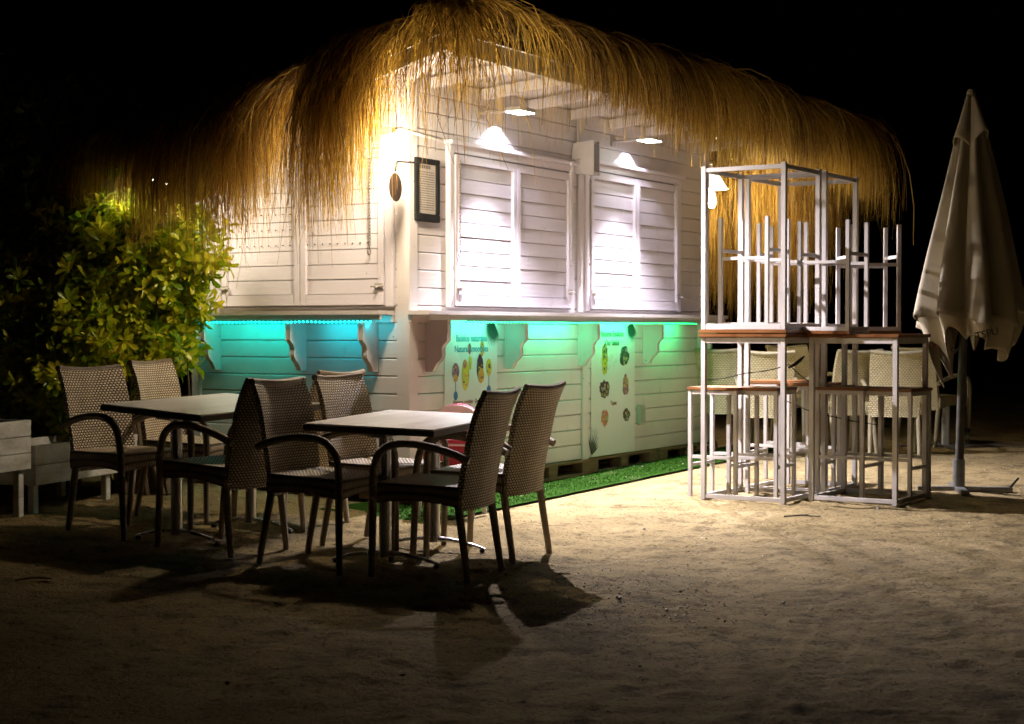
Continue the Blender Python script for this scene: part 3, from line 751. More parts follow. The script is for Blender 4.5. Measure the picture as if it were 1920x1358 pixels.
# pallets the kiosk stands on
def pallet(x, y, z, label, L=1.15, Wd=.78):
    t = thing('wooden_pallet', label, 'pallet', kl(x, y, z), KROT, 'wooden pallets the kiosk stands on')
    tp = MB()
    for k in range(6): tp.box(0, L, .01 + k * (Wd - .11) / 5, .01 + k * (Wd - .11) / 5 + .1, .098, .118)
    tp.obj('deck_boards', M_pallet, t, bevel=.002)
    for i in range(3):
        for j in range(3): bl = MB(); bl.box(i * (L - .13) / 2, i * (L - .13) / 2 + .13, .0 + j * (Wd - .1) / 2, .0 + j * (Wd - .1) / 2 + .1, .02, .078); bl.obj('block', M_pallet, t, bevel=.003)
    st = MB()
    for j in range(3): st.box(0, L, j * (Wd - .1) / 2, j * (Wd - .1) / 2 + .1, 0, .019)
    for i in range(3): st.box(i * (L - .13) / 2, i * (L - .13) / 2 + .13, 0, Wd, .0785, .0975)
    st.obj('stringers', M_pallet, t, bevel=.002)
for k, lab in enumerate(('weathered pallet under the kiosk corner, nearest the dining tables', 'weathered pallet under the cocktail poster', 'weathered pallet under the salad poster', 'weathered pallet under the far end of the long wall, nearest the bar stools')):
    x = .02 + k * 1.18; p = kl(x + .5, -.02); pallet(x, -.035 - .02 * (k % 2), ZB - .121 - .0, lab)

# ------------------------------------------------------------------ lamps
COOL = (.86, .80, 1.0)
def flood(px, py, label):
    o = .34; X = RX(px, o); Z = RZ(px, py, o); t = kthing('flood_light', label, 'flood light', X, -o, Z, 'LED flood lights over the long-side shutters')
    h = MB(); h.box(-.10, .10, -.065, .065, .004, .03); h.obj('housing', M_metalw, t, bevel=.004)
    a = MB(); a.box(-.02, .02, .066, .305, .010, .024); a.box(-.035, .035, .306, .322, -.02, .06); a.obj('arm', M_metalw, t, bevel=.003)
    f = MB(); f.box(-.092, .092, -.058, .058, -.002, .0035); f.obj('lens', mat('flood_lens', (.9, .9, .9), .3, emis=(.95, 1, .93), estr=25), t)
    ld = bpy.data.lights.new('flood_lamp', 'SPOT'); ld.energy = FLOOD; ld.color = (.95, .88, 1.0); ld.spot_size = math.radians(118); ld.spot_blend = 1.0; ld.shadow_soft_size = .022
    l = bpy.data.objects.new('flood_lamp', ld); COL.objects.link(l); l.location = kl(X, -o, Z - .012)
    aim(l, (kl(0, -.56) - kl(0, 0)) + Vector((0, 0, -1))); return X, Z, o
FLOOD = 1650
SPOT = 62
for px, py, lab in ((975, 213, 'small LED flood light shining down over the nearer pair of shutters'), (1217, 266, 'small LED flood light shining down over the farther pair of shutters')):
    X, Z, o = flood(px, py, lab)
    l = bpy.data.lights.new('flood_beam', 'SPOT'); l.energy = SPOT; l.color = COOL; l.spot_size = math.radians(112); l.spot_blend = .2; l.shadow_soft_size = .03
    so = bpy.data.objects.new('flood_beam', l); COL.objects.link(so); so.location = kl(RX(px - 26, .1), -.115, Z - .004); aim(so, (kl(0, .02) - kl(0, 0)) + Vector((0, 0, -1)))
def wall_lamp():
    Y = LY(738, .55); Z = LZ(738, 278, .55); t = kthing('globe_wall_lamp', 'round glowing wall lamp with dark dish on the corner above the short counter', 'wall lamp', -.55, Y, Z)
    g = MB(); g.lathe([(0.001, -.075), (.04, -.066), (.066, -.04), (.078, 0), (.066, .04), (.04, .066), (.001, .075)], 20); g.obj('globe', mat('globe_glow', (1, .9, .7), .4, emis=(1, .82, .60), estr=GLOBE), t, smooth='all')
    a = MB(); a.tube([(0, 0, .07), (0, 0, .11), (.08, 0, .12), (.52, 0, .10)], .012, 8); a.cyl((.0, 0), .03, .068, .085, 16); a.obj('arm', M_metalw, t)
def dish():
    Y = LY(742, .3); Z = LZ(742, 352, .3); t = kthing('round_plaque', 'dark round disc hanging on edge by the glowing lamp at the kiosk corner', 'disc', -.3, Y, Z)
    M = Matrix.Rotation(math.radians(98), 4, 'Z') @ Matrix.Rotation(PI / 2, 4, 'Y')
    d = MB(); d.lathe([(.001, .010), (.07, .008), (.088, 0), (.07, -.005), (.001, -.004)], 28, M=M); d.obj('disc', noisy('dark_bronze', (.018, .009, .005), (.04, .022, .012), 10, .5, .2), t, smooth=True)
    a = MB(); a.tube([(0, 0, .10), (.02, 0, .16), (.24, -.02, .17)], .007, 6); a.obj('hanger', M_black, t)
GLOBE = 430
wall_lamp(); dish()
def fill_lamp():  # added fill light: evens out the short wall and the shrub
    t = kthing('fill_lamp', 'round fill lamp added under the eave, hidden behind the straw over the short counter', 'added fill lamp', -.50, 1.60, 2.17)
    b = MB(); b.lathe([(.001, .05), (.09, .045), (.10, .0), (.085, -.004)], 24); b.obj('base', M_metalw, t, smooth=True)
    g = MB(); g.lathe([(.084, -.005), (.07, -.025), (.04, -.038), (.001, -.042)], 24); g.obj('diffuser', mat('fill_glow', (1, .9, .7), .4, emis=(1, .84, .66), estr=230), t, smooth='all')
    a = MB(); a.tube([(0, 0, .05), (0, 0, .16)], .012, 8); a.obj('stem', M_metalw, t)
fill_lamp()
def cone_lamp():
    t = kthing('cone_wall_lamp', 'white cone shaded lamp with bare bulb on the far end of the kiosk', 'wall lamp', XL + .25, .05, 2.38)
    s = MB(); s.lathe([(.03, .22), (.05, .20), (.14, .05), (.145, .045), (.13, .06), (.045, .195)], 24); s.obj('shade', mat('lit_shade', (.8, .78, .7), .5, emis=(1, .93, .75), estr=2.0), t, smooth=True)
    b = MB(); b.lathe([(.001, -.12), (.025, -.11), (.036, -.07), (.028, -.02), (.018, .02), (.018, .05)], 16); b.obj('bulb', mat('bulb_glow', (1, 1, 1), .3, emis=(1, .82, .55), estr=BULB), t, smooth='all')
    a = MB(); a.tube([(0, 0, .22), (0, 0, .27), (-.26, 0, .27)], .012, 8); a.obj('arm', M_metalw, t)
BULB = 900
cone_lamp()

# ------------------------------------------------------------------ wicker armchair
def make_chair(label, M1, M2, M3, loc, rz, group):
    t = thing('wicker_armchair', label, 'armchair', loc, rz, group)
    # seat with deep woven skirt
    s = MB(); x0, x1, hw = -.205, .225, .225
    def top(u, v):
        x = x0 + (x1 - x0) * u; y = (-hw + 2 * hw * v); return (x, y, .452 - .012 * math.sin(PI * u) * math.sin(PI * v))
    s.sheet(top, 10, 10, lambda u, v: (u * .43, v * .45))
    s.sheet(lambda u, v: (x0 + (x1 - x0) * u, -hw + 2 * hw * v, .372), 2, 2, lambda u, v: (u * .43, v * .45))
    ring = [(x0, -hw), (x1, -hw), (x1, hw), (x0, hw), (x0, -hw)]; o = 0
    for k in range(4):
        (ax, ay), (bx_, by) = ring[k], ring[k + 1]; L = math.hypot(bx_ - ax, by - ay)
        def wall(u, v, ax=ax, ay=ay, bx_=bx_, by=by, k=k):
            lowest = .352 + .022 * math.sin(PI * u)
            cx_, cy_ = ax + (bx_ - ax) * u, ay + (by - ay) * u; b = .006 * math.sin(PI * v)
            nx_, ny_ = ((0, -1), (1, 0), (0, 1), (-1, 0))[k]
            return (cx_ + nx_ * b, cy_ + ny_ * b, lowest + (.452 - lowest) * v)
        s.sheet(wall, 10, 4, lambda u, v, L=L, o=o: (o + u * L, v * .09), mi=1); o += L
    s.obj('seat', [M1, M2], t, smooth=True)
    # curved backrest
    b = MB()
    def bp(u, v, th=0.0):
        z = .335 + .555 * v; hwid = .205 + .020 * v - .012 * v * v
        y = -hwid + 2 * hwid * u; lean = .10 * max(0, (z - .38) / .5) ** 1.25 + .045 * max(0, (z - .72) / .17) ** 2 * .5
        cur = .028 * (1 - (2 * u - 1) ** 2)
        z2 = z - .014 * v ** 6 * math.sin(PI * u)
        return (-.185 - lean - cur - th, y, z2)
    uvf = lambda u, v: (u * .44, v * .56)
    b.sheet(lambda u, v: bp(u, v, 0), 14, 22, uvf); b.sheet(lambda u, v: bp(u, v, .03), 14, 22, uvf)
    b.sheet(lambda u, v: bp(0, v, .03 * u), 2, 22, lambda u, v: (u * .03, v * .56)); b.sheet(lambda u, v: bp(1, v, .03 * u), 2, 22, lambda u, v: (u * .03, v * .56))
    b.sheet(lambda u, v: bp(u, 0, .03 * v), 14, 2, lambda u, v: (u * .44, v * .03))
    b.obj('backrest', M1, t, smooth=True)
    r = MB(); r.tube([Vector(bp(u / 16, 1, .015)) + Vector((0, 0, .002)) for u in range(17)], .017, 8); r.obj('top_rail', M3, t, smooth=True)
    for sg in (-1, 1):
        a = MB(); pts = [(-.262, .235, .575), (-.20, .245, .603), (-.10, .25, .630), (.0, .252, .645), (.09, .252, .645), (.155, .252, .628), (.200, .250, .588), (.222, .247, .53), (.228, .243, .455)]
        q = []
        for i in range(len(pts) - 1):
            for j in range(3):
                p0, p1 = Vector(pts[i]), Vector(pts[i + 1]); q.append(p0.lerp(p1, j / 3))
        q.append(Vector(pts[-1])); qq = [q[0]] + [(q[i - 1] + q[i] * 2 + q[i + 1]) / 4 for i in range(1, len(q) - 1)] + [q[-1]]
        a.tube([(p.x, p.y * sg, p.z) for p in qq], .019, 10); a.obj('armrest', M3, t, smooth=True)
        l = MB(); l.tube([(.228, .2435 * sg, .456), (.230, .238 * sg, .3), (.236, .23 * sg, .03), (.237, .23 * sg, .0)], [.019, .019, .0165, .016], 10)
        lg = l.obj('leg', M3, t, smooth=True)
        l = MB(); l.tube([(-.19, .20 * sg, .40), (-.205, .20 * sg, .30), (-.25, .205 * sg, .03), (-.253, .205 * sg, .0)], [.018, .02, .0165, .016], 10)
        l.obj('leg', M3, t, smooth=True)
    return t
def put_chair(px_x, y, face, label, src, dz=0.0, group='brown wicker armchairs around the dining tables'):
    x = px_x; a = math.atan2(face[1], face[0]); s, c = math.sin(a), math.cos(a)
    # lie on the local slope of the sand
    gx = (ground(x + .2, y) - ground(x - .2, y)) / .4; gy = (ground(x, y + .2) - ground(x, y - .2)) / .4
    sl_f = gx * c + gy * s; sl_s = -gx * s + gy * c
    rot = (math.atan(sl_s), -math.atan(sl_f), a)
    return dup(src, (x, y, ground(x, y) + dz), rot, label, group)
G1 = 'brown wicker armchairs around the dining tables'
chair_specs = [
    ((-2.08, 8.81), (.80, -.60), 'brown wicker armchair at the near left of the left table, closest to the white planters'),
    ((-1.88, 9.56), (.93, -.36), 'brown wicker armchair behind the left table, standing against the green shrub'),
    ((-1.50, 8.42), (-.83, .56), 'dark brown wicker armchair on the near right of the left table, back almost edge-on'),
    ((-1.29, 9.47), (-.86, .51), 'brown wicker armchair at the far right of the left table, only its back top showing'),
    ((-.925, 8.05), (.88, -.47), 'brown wicker armchair at the near left of the right table, overlapping the edge-on chair'),
    ((-.69, 8.70), (.87, -.50), 'brown wicker armchair at the far left of the right table, back above the tabletop corner'),
    ((-.365, 7.86), (-.93, .37), 'brown wicker armchair nearest the camera, turned with its back to the open sand'),
    ((-.125, 8.45), (-.886, .463), 'brown wicker armchair at the far right of the right table, back leaning furthest right'),
]
proto = None
for i, ((x, y), fc, lab) in enumerate(chair_specs):
    if proto is None:
        proto = make_chair(lab, M_wick, M_wick_s, M_wick_t, (x, y, 0), 0, G1)
        first = (x, y, fc)
    else: put_chair(x, y, fc, lab, proto)
x, y, fc = first; a = math.atan2(fc[1], fc[0]); proto.location = (x, y, ground(x, y)); proto.rotation_euler = (0, 0, a)

# cream chairs behind the bar tables
G2 = 'cream wicker armchairs behind the bar tables'
def back_at(px, d): return (px - 960) / F * d
cp = None
for i, (px, d, fc, lab) in enumerate([
    (1355, 14.3, (.25, .97), 'cream wicker armchair closest to the kiosk wall, behind the bar tables'),
    (1437, 13.9, (.10, .99), 'cream wicker armchair second from the kiosk wall, behind the left bar table'),
    (1508, 14.9, (.35, -.94), 'cream wicker armchair facing forward, in the gap between the two bar tables'),
    (1577, 14.2, (-.30, .95), 'cream wicker armchair behind the left half of the right bar table'),
    (1672, 14.0, (.12, .99), 'cream wicker armchair behind the right corner of the right bar table'),
    (1748, 14.9, (.75, .66), 'shadowed wicker armchair seen half under the folded parasol')]):
    x = back_at(px, d)
    if cp is None:
        cp = make_chair(lab, M_cream, M_cream, M_cream_t, (x, d, ground(x, d)), math.atan2(fc[1], fc[0]), G2)
    else: put_chair(x, d, fc, lab, cp, group=G2)

# ------------------------------------------------------------------ dining tables on twin steel pedestals
def dining_table(cx, cy, ang, zc, te1, te2, label, name='dining_table'):
    e2 = (math.sin(ang), math.cos(ang)); rz = math.atan2(e2[1], e2[0])     # local +x = e2 , local -y = e1
    g = ground(cx, cy)
    t = thing(name, label, 'table', (cx, cy, g), rz, 'rectangular dining tables on steel pedestals')
    h = zc - g; L, W = 1.0, .70
    Mt = Matrix.Translation((0, 0, h)) @ Matrix.Rotation(-math.atan(te2), 4, 'Y') @ Matrix.Rotation(-math.atan(te1), 4, 'X')
    tp = MB(); tp.box(-L / 2 + .003, L / 2 - .003, -W / 2 + .003, W / 2 - .003, -.008, 0, M=Mt); tp.obj('tabletop', M_top, t, bevel=.0015)
    ed = MB(); e = .0045
    ed.box(-L / 2, L / 2, -W / 2, W / 2, -.036, -.0085, M=Mt)
    ed.obj('table_edge', M_edge, t, bevel=.003)
    un = MB(); un.box(-L / 2 + .1, L / 2 - .1, -.05, .05, -.062, -.0365, M=Mt); un.obj('rail', M_grey, t)
    for sx in (-.30, .30):
        zt = h - .06 + sx * te2
        c = MB(); c.cyl((sx, 0), .031, .055, zt, 24); c.obj('pedestal', M_steel, t, smooth=True)
        f = MB(); pts = []; rad = []
        for k in range(15):
            u = k / 14 * 2 - 1; pts.append((sx, u * .29, .062 - .045 * abs(u) ** 2.2)); rad.append(.022 - .010 * abs(u))
        f.tube(pts, rad, 10, flat=.6); f.cyl((sx, 0), .036, .045, .075, 24); f.obj('foot', M_steel, t, smooth=True)
        gl = MB()
        for sg in (-1, 1): gl.cyl((sx, sg * .275), .013, 0, .014, 12)
        gl.obj('glides', M_black, t)
    return t
dining_table(-.52, 8.32, math.radians(21), .722, -.018 / .7 * -1 * -1, .020, 'pale topped rectangular table nearest the camera, beside the kiosk corner post')
dining_table(-1.61, 8.80, math.radians(31), .781, -.042 / .7, .023, 'pale topped rectangular table farther left, in front of the shrub and planters')

# ------------------------------------------------------------------ bar tables and stools
def make_bar_table(label, loc, rot, group):
    t = thing('bar_table', label, 'bar table', loc, 0, group); t.rotation_euler = rot
    W = .60; h = 1.10; q = .032
    tp = MB(); tp.box(-W / 2 - .012, W / 2 + .012, -W / 2 - .012, W / 2 + .012, h - .022, h); tp.obj('tabletop', M_teak, t, bevel=.003)
    ap = MB()
    for sg in (-1, 1):
        ap.box(-W / 2 + q, W / 2 - q, sg * (W / 2 - q / 2) - q / 2 + .002, sg * (W / 2 - q / 2) + q / 2 - .002, h - .062, h - .0225)
        ap.box(sg * (W / 2 - q / 2) - q / 2 + .002, sg * (W / 2 - q / 2) + q / 2 - .002, -W / 2 + q, W / 2 - q, h - .062, h - .0225)
    ap.obj('apron', M_metalw, t, bevel=.002)
    lo = MB()
    for sg in (-1, 1):
        lo.box(-W / 2 + q, W / 2 - q, sg * (W / 2 - q / 2) - q / 2 + .004, sg * (W / 2 - q / 2) + q / 2 - .004, .012, .04)
        lo.box(sg * (W / 2 - q / 2) - q / 2 + .004, sg * (W / 2 - q / 2) + q / 2 - .004, -W / 2 + q, W / 2 - q, .012, .04)
    lo.obj('base_rail', M_metalw, t, bevel=.002)
    for sx in (-1, 1):
        for sy in (-1, 1):
            l = MB(); cx, cy = sx * (W / 2 - q / 2), sy * (W / 2 - q / 2); l.box(cx - q / 2, cx + q / 2, cy - q / 2, cy + q / 2, 0, h - .0225); l.obj('leg', M_metalw, t, bevel=.002)
    return t
def make_stool(label, loc, rot, group):
    t = thing('bar_stool', label, 'bar stool', loc, 0, group); t.rotation_euler = rot
    W = .36; h = .74; q = .026
    tp = MB(); tp.box(-W / 2 - .006, W / 2 + .006, -W / 2 - .006, W / 2 + .006, h - .02, h); tp.obj('seat', M_teak, t, bevel=.003)
    ap = MB()
    for sg in (-1, 1):
        ap.box(-W / 2 + q, W / 2 - q, sg * (W / 2 - q / 2) - .011, sg * (W / 2 - q / 2) + .011, h - .048, h - .0205)
        ap.box(sg * (W / 2 - q / 2) - .011, sg * (W / 2 - q / 2) + .011, -W / 2 + q, W / 2 - q, h - .048, h - .0205)
    ap.obj('seat_frame', M_metalw, t, bevel=.002)
    for i, (sg, z) in enumerate(((-1, .26), (1, .26))):
        f = MB(); f.box(-W / 2 + q, W / 2 - q, sg * (W / 2 - q / 2) - .010, sg * (W / 2 - q / 2) + .010, z, z + .022); f.obj('foot_rail', M_metalw, t, bevel=.002)
        f = MB(); f.box(sg * (W / 2 - q / 2) - .010, sg * (W / 2 - q / 2) + .010, -W / 2 + q, W / 2 - q, z - .055, z - .033); f.obj('foot_rail', M_metalw, t, bevel=.002)
    for sx in (-1, 1):
        for sy in (-1, 1):
            l = MB(); cx, cy = sx * (W / 2 - q / 2), sy * (W / 2 - q / 2); l.box(cx - q / 2, cx + q / 2, cy - q / 2, cy + q / 2, 0, h - .0205); l.obj('leg', M_metalw, t, bevel=.002)
    return t
BA = math.radians(33)
be1 = Vector((math.cos(BA), -math.sin(BA), 0)); be2 = Vector((math.sin(BA), math.cos(BA), 0)); BR = -BA
def corner(px, py, size):        # centre of a square thing from its near-left foot
    x, y = on_ground(px, py); p = Vector((x, y, 0)) + be1 * size / 2 + be2 * size / 2; return p
GA = 'white bar tables with wooden tops'
A = corner(1314, 938, .60); Bp = corner(1517, 941, .60)
gA = ground(A.x, A.y); gB = ground(Bp.x, Bp.y)
bt = make_bar_table('white bar table standing nearest the kiosk, carrying an upturned table', (A.x, A.y, gA), (0, 0, BR), GA)
A2 = A + be2 * .68
dup(bt, (A2.x, A2.y, gA), (0, 0, BR), 'white bar table standing behind the one nearest the kiosk, also under an upturned table', GA)
dup(bt, (Bp.x, Bp.y, gB), (0, 0, BR), 'white bar table nearest the folded parasol, with two upturned stools on its top', GA)
dup(bt, (A.x + .0, A.y, gA + 2.205), (PI, 0, BR), 'upturned white bar table stacked in front, legs up, with an upturned stool between its legs', GA)
dup(bt, (A2.x, A2.y, gA + 2.205), (PI, 0, BR), 'upturned white bar table stacked behind the front one, legs pointing up', GA)
GS = 'white bar stools with wooden seats'
def spos(px, py, s=.36): return corner(px, py, s)
st = None
for px, py, ang, lab in [
    (1290, 932, BR, 'white bar stool standing farthest left, half outside the bar tables'),
    (1361, 934, BR + .05, 'white bar stool standing inside the legs of the left bar table'),
    (1524, 932, BR, 'white bar stool tucked under the left side of the right bar table'),
    (1613, 937, BR - .04, 'white bar stool at the right end, sticking out past the right bar table'),
    (1455, 915, BR + .1, 'white bar stool standing in the gap between left and right bar tables'),
    (1395, 905, BR - .02, 'white bar stool standing behind, under the rear left bar table')]:
    p = spos(px, py); g = ground(p.x, p.y)
    if st is None: st = make_stool(lab, (p.x, p.y, g), (0, 0, ang), GS)
    else: dup(st, (p.x, p.y, g), (0, 0, ang), lab, GS)
def upturned(px, tab, doff, ang, lab, zbase, z):
    d = zbase; x = (px - 960) / F * d; dup(st, (x, d, z), (PI, 0, ang), lab, GS)
zs = 2.205 + gA - 1.10
upturned(1414, A, 0, BR, 'upturned bar stool inside the legs of the front upturned table', A.y - .02, gA + 1.105 + .74 + .022)
upturned(1478, A2, 0, BR + .15, 'upturned bar stool inside the legs of the rear upturned table', A2.y + .0, gA + 1.105 + .74 + .022)
upturned(1562, Bp, 0, BR, 'upturned bar stool on the left half of the right bar table', Bp.y - .02, gB + 1.10 + .74)
upturned(1627, Bp, 0, BR + .62, 'upturned bar stool on the right half of the right bar table', Bp.y + .42, gB + 1.10 + .74)
# a cable tie wire looped round the furniture
wm = MB(); P = lambda px, py, d: Vector(at(px, py, d))
wp = [P(1322, 712, 11.0), P(1395, 700, 11.1), P(1480, 684, 11.2), P(1525, 720, 11.1), P(1600, 722, 11.15), P(1672, 738, 11.0)]
wq = [];
for i in range(len(wp) - 1):
    for j in range(6): wq.append(wp[i].lerp(wp[i + 1], j / 6) - Vector((0, 0, .012 * math.sin(PI * j / 6))))
wm.tube(wq + [wp[-1]], .0035, 6)
wp = [P(1470, 750, 11.0), P(1520, 772, 11.1), P(1600, 790, 11.3), P(1665, 800, 11.3)]; wm.tube(wp, .0035, 6)
o = wm.obj('security_cable', M_black); tag(o, 'thin black security cable threaded through the white bar tables', 'cable')
wm = MB(); wp = [P(1478, 690, 11.12), P(1490, 684, 11.12), P(1500, 676, 11.12), P(1508, 668, 11.12)]; wm.tube(wp, [.006, .012, .012, .005], 8); o = wm.obj('cable_buckle', M_black); tag(o, 'small black buckle on the cable between the bar tables', 'buckle')

# ------------------------------------------------------------------ folded parasol
def parasol():
    x, y = on_ground(1799, 921); g = ground(x, y)
    t = thing('folded_parasol', 'tall folded cream parasol with printed valance on a grey pole', 'parasol', (x, y, g))
    pl = MB(); pl.tube([(0, 0, .03), (.035, 0, 1.35)], .03, 20); pl.tube([(.035, 0, 1.35), (.072, 0, 2.6)], .024, 16); pl.obj('pole', noisy('dark_pole', (.07, .065, .055), (.12, .11, .095), 12, .45, .5, .05), t, smooth=True)
    zt = H + (YH - 190) / F * y - g; zb = H + (YH - 600) / F * y - g
    n = 8; cxo = .075
    def prof(th, v):                       # v 0 top, 1 hem
        ph = th * n / 2
        ridge = abs(math.cos(ph)) ** 1.4
        R = .045 + (.405 - .045) * v ** .92
        r = R * (.60 + .40 * ridge) + .02 * v * math.sin(th * 3 + 1) + .012 * v * math.sin(th * 11 + 6 * v)
        hem = .0 + .06 * math.sin(th * 2 + .6) + .09 * (1 - ridge) * math.sin(th + 2)
        z = zt + (zb - zt + hem) * v
        sway = cxo
        return (sway + r * math.cos(th), r * math.sin(th) * .85, z)
    c = MB(); c.sheet(lambda u, v: prof(u * 2 * PI, v), 144, 40); cn = c.obj('canopy', M_cloth, t, smooth='all')
    md = cn.modifiers.new('thickness', 'SOLIDIFY'); md.thickness = .004
    vl = MB()                               # hanging valance panels, longer and looser
    def vp(u, v):
        th = u * 2 * PI; a = Vector(prof(th, .97)); ph = th * n / 2; ridge = abs(math.cos(ph)) ** 1.4
        L = .17 + .15 * (1 - ridge) + .09 * math.sin(th * 2 + 2.1) + .04 * math.sin(th * 7)
        k = 1 - .22 * v + .03 * math.sin(th * 9 + 3 * v)
        return (cxo + (a.x - cxo) * k * .97, a.y * k * .97, a.z - L * v)
    vl.sheet(vp, 144, 12); vo = vl.obj('valance', noisy('valance_cloth', (.26, .215, .13), (.40, .34, .22), 3, .85, 0, .25, dist=.01), t, smooth='all')
    md = vo.modifiers.new('thickness', 'SOLIDIFY'); md.thickness = .003
    cp_ = MB()
    def cap(u, v):
        th = u * 2 * PI; ridge = abs(math.cos(th * 2)) ** 1.5; R = .035 + .10 * v ** 1.1
        r = R * (.62 + .5 * ridge); L = (.30 if ridge > .5 else .30) + .09 * (1 - ridge) + .05 * math.sin(th)
        return (cxo * .95 + r * math.cos(th + .5), r * math.sin(th + .5), zt + .035 - L * v)
    cp_.sheet(cap, 96, 12); k = cp_.obj('vent_cap', M_cloth, t, smooth='all'); md = k.modifiers.new('thickness', 'SOLIDIFY'); md.thickness = .004
    fi = MB(); fi.lathe([(.001, .05), (.02, .045), (.032, .02), (.03, 0)], 16, c=(cxo * .95, 0, zt + .03)); fi.obj('finial', M_cloth, t, smooth=True)
    # steel cross base
    b = MB(); R2 = Matrix.Rotation(math.radians(-8), 4, 'Z')
    b.box(-.28, .36, -.03, .03, .0, .03, M=R2); b.box(-.03, .03, -.34, .34, .001, .031, M=R2); b.cyl((0, 0), .042, .031, .22, 20); b.obj('base', M_grey, t, bevel=.003)
    lv = MB(); lv.tube([(.34, -.06, .03), (.42, .02, .085)], .008, 6); lv.obj('lever', M_black, t)
    kn = MB(); kn.lathe([(.001, -.02), (.024, -.015), (.024, .015), (.001, .02)], 14, c=(.055, -.0, .42), M=Matrix.Identity(4)); kn.tube([(.03, 0, .42), (.06, 0, .42)], .008, 6); kn.tube([(.06, 0, .42), (.075, 0, 1.3)], .0025, 5); kn.obj('crank_knob', M_black, t, smooth=True)
    # worn printing on the cloth
    mr, mk = mat('print_red', (.30, .03, .04), .8), mat('print_black', (.03, .03, .03), .8)
    for s_, px, py, m_, sz, roll in (('TSPU', 1852, 632, mk, .07, -.25), ('ol', 1787, 660, mk, .06, .55), ('x', 1750, 653, mr, .07, .3)):
        d = y - .40; w_ = Vector(at(px, py, d)) - Vector((x, y, g)); tx = text(s_, sz, m_, t, w_, (PI / 2, roll, 0))
    return t
parasol()
# spare parasol tube further back
x, y = on_ground(1774, 838)
t = thing('parasol_stand', 'short pale tube stand on a flat cross base, behind the folded parasol', 'parasol stand', (x, y, ground(x, y)))
mb = MB(); mb.cyl((0, 0), .035, .02, .36, 20); mb.lathe([(.035, .36), (.03, .37), (.001, .372)], 20); mb.obj('tube', noisy('pale_tube', (.45, .47, .47), (.55, .57, .57), 9, .4), t, smooth=True)
mb = MB(); mb.box(-.42, .48, -.025, .025, 0, .02); mb.box(-.025, .025, -.4, .4, .0005, .0195); mb.obj('base', M_grey, t, bevel=.003)

# ------------------------------------------------------------------ child's high chair with pink pad
def high_chair():
    d = 9.95; x = (848 - 960) / F * d; g = ground(x, d)
    t = thing('child_chair', 'white plastic child chair with pink padded back, behind the right table', 'child chair', (x, d, g), math.radians(-12))
    wp_ = noisy('white_plastic', (.6, .58, .55), (.68, .66, .63), 5, .35, 0, .02); pk = noisy('pink_pad', (.55, .10, .20), (.66, .16, .28), 8, .6, 0, .1); rd = noisy('red_pad', (.40, .02, .05), (.5, .04, .07), 8, .5)
    def shell(r, z0, z1, y0, th):
        out = []
        for k in range(25):
            a = PI * k / 24; out.append((r * math.cos(a), z0 + (z1 - z0) * (math.sin(a) ** .45)))
        return out
    b = MB(); b.extr(shell(.155, .42, .668, 0, 0), .10, .135); b.obj('backrest', wp_, t, bevel=.006, smooth=True)
    p = MB(); p.extr(shell(.135, .43, .674, 0, 0), .136, .17); p.obj('back_pad', pk, t, bevel=.008, smooth=True)
    s = MB(); s.box(-.15, .15, -.16, .10, .40, .45); s.obj('seat', wp_, t, bevel=.012, smooth=True)
    s = MB(); s.box(-.13, .13, -.14, .085, .451, .475); s.box(-.14, .14, -.165, -.161, .32, .44); s.obj('seat_pad', rd, t, bevel=.006)
    for sx in (-1, 1):
        for sy in (-1, 1):
            l = MB(); l.tube([(sx * .13, sy * .11 - .02, .40), (sx * .17, sy * .17 - .02, 0)], .015, 10); l.obj('leg', wp_, t, smooth=True)
high_chair()

# ------------------------------------------------------------------ planters
def planter(p0, dirv, L, z0, z1, nb, legs, label, worn):
    dv = Vector((dirv[0], dirv[1], 0)).normalized(); rz = math.atan2(dv.y, dv.x)
    t = thing('wooden_planter', label, 'planter', (p0[0], p0[1], z0), rz, 'white painted wooden planters at the left')
    h = z1 - z0; D = .42
    m = worn
    mb = MB(); ph = h / nb
    for k in range(nb):
        for (a, b_) in ((0, .022), (D - .022, D)): mb.box(0, L, a, b_, k * ph + .0015, (k + 1) * ph - .0015)
        for (a, b_) in ((0.001, .022), (L - .022, L - .001)): mb.box(a, b_, .023, D - .023, k * ph + .0015, (k + 1) * ph - .0015)
    mb.obj('side_boards', m, t, bevel=.0025)
    s = MB(); s.box(.023, L - .023, .023, D - .023, .01, h - .05); s.obj('soil', noisy('soil', (.02, .014, .008), (.05, .035, .02), 20, .95, 0, .8), t)
    lg = []
    for lx in legs:
        for ly in (.03, D - .07):
            q = MB(); q.box(lx, lx + .05, ly, ly + .04, -(z0 - ground(p0[0], p0[1])) - .02, .009); q.obj('leg', m, t, bevel=.003)
M_worn = painted_wood('worn_white_paint', (.50, .49, .45), .5, .6)
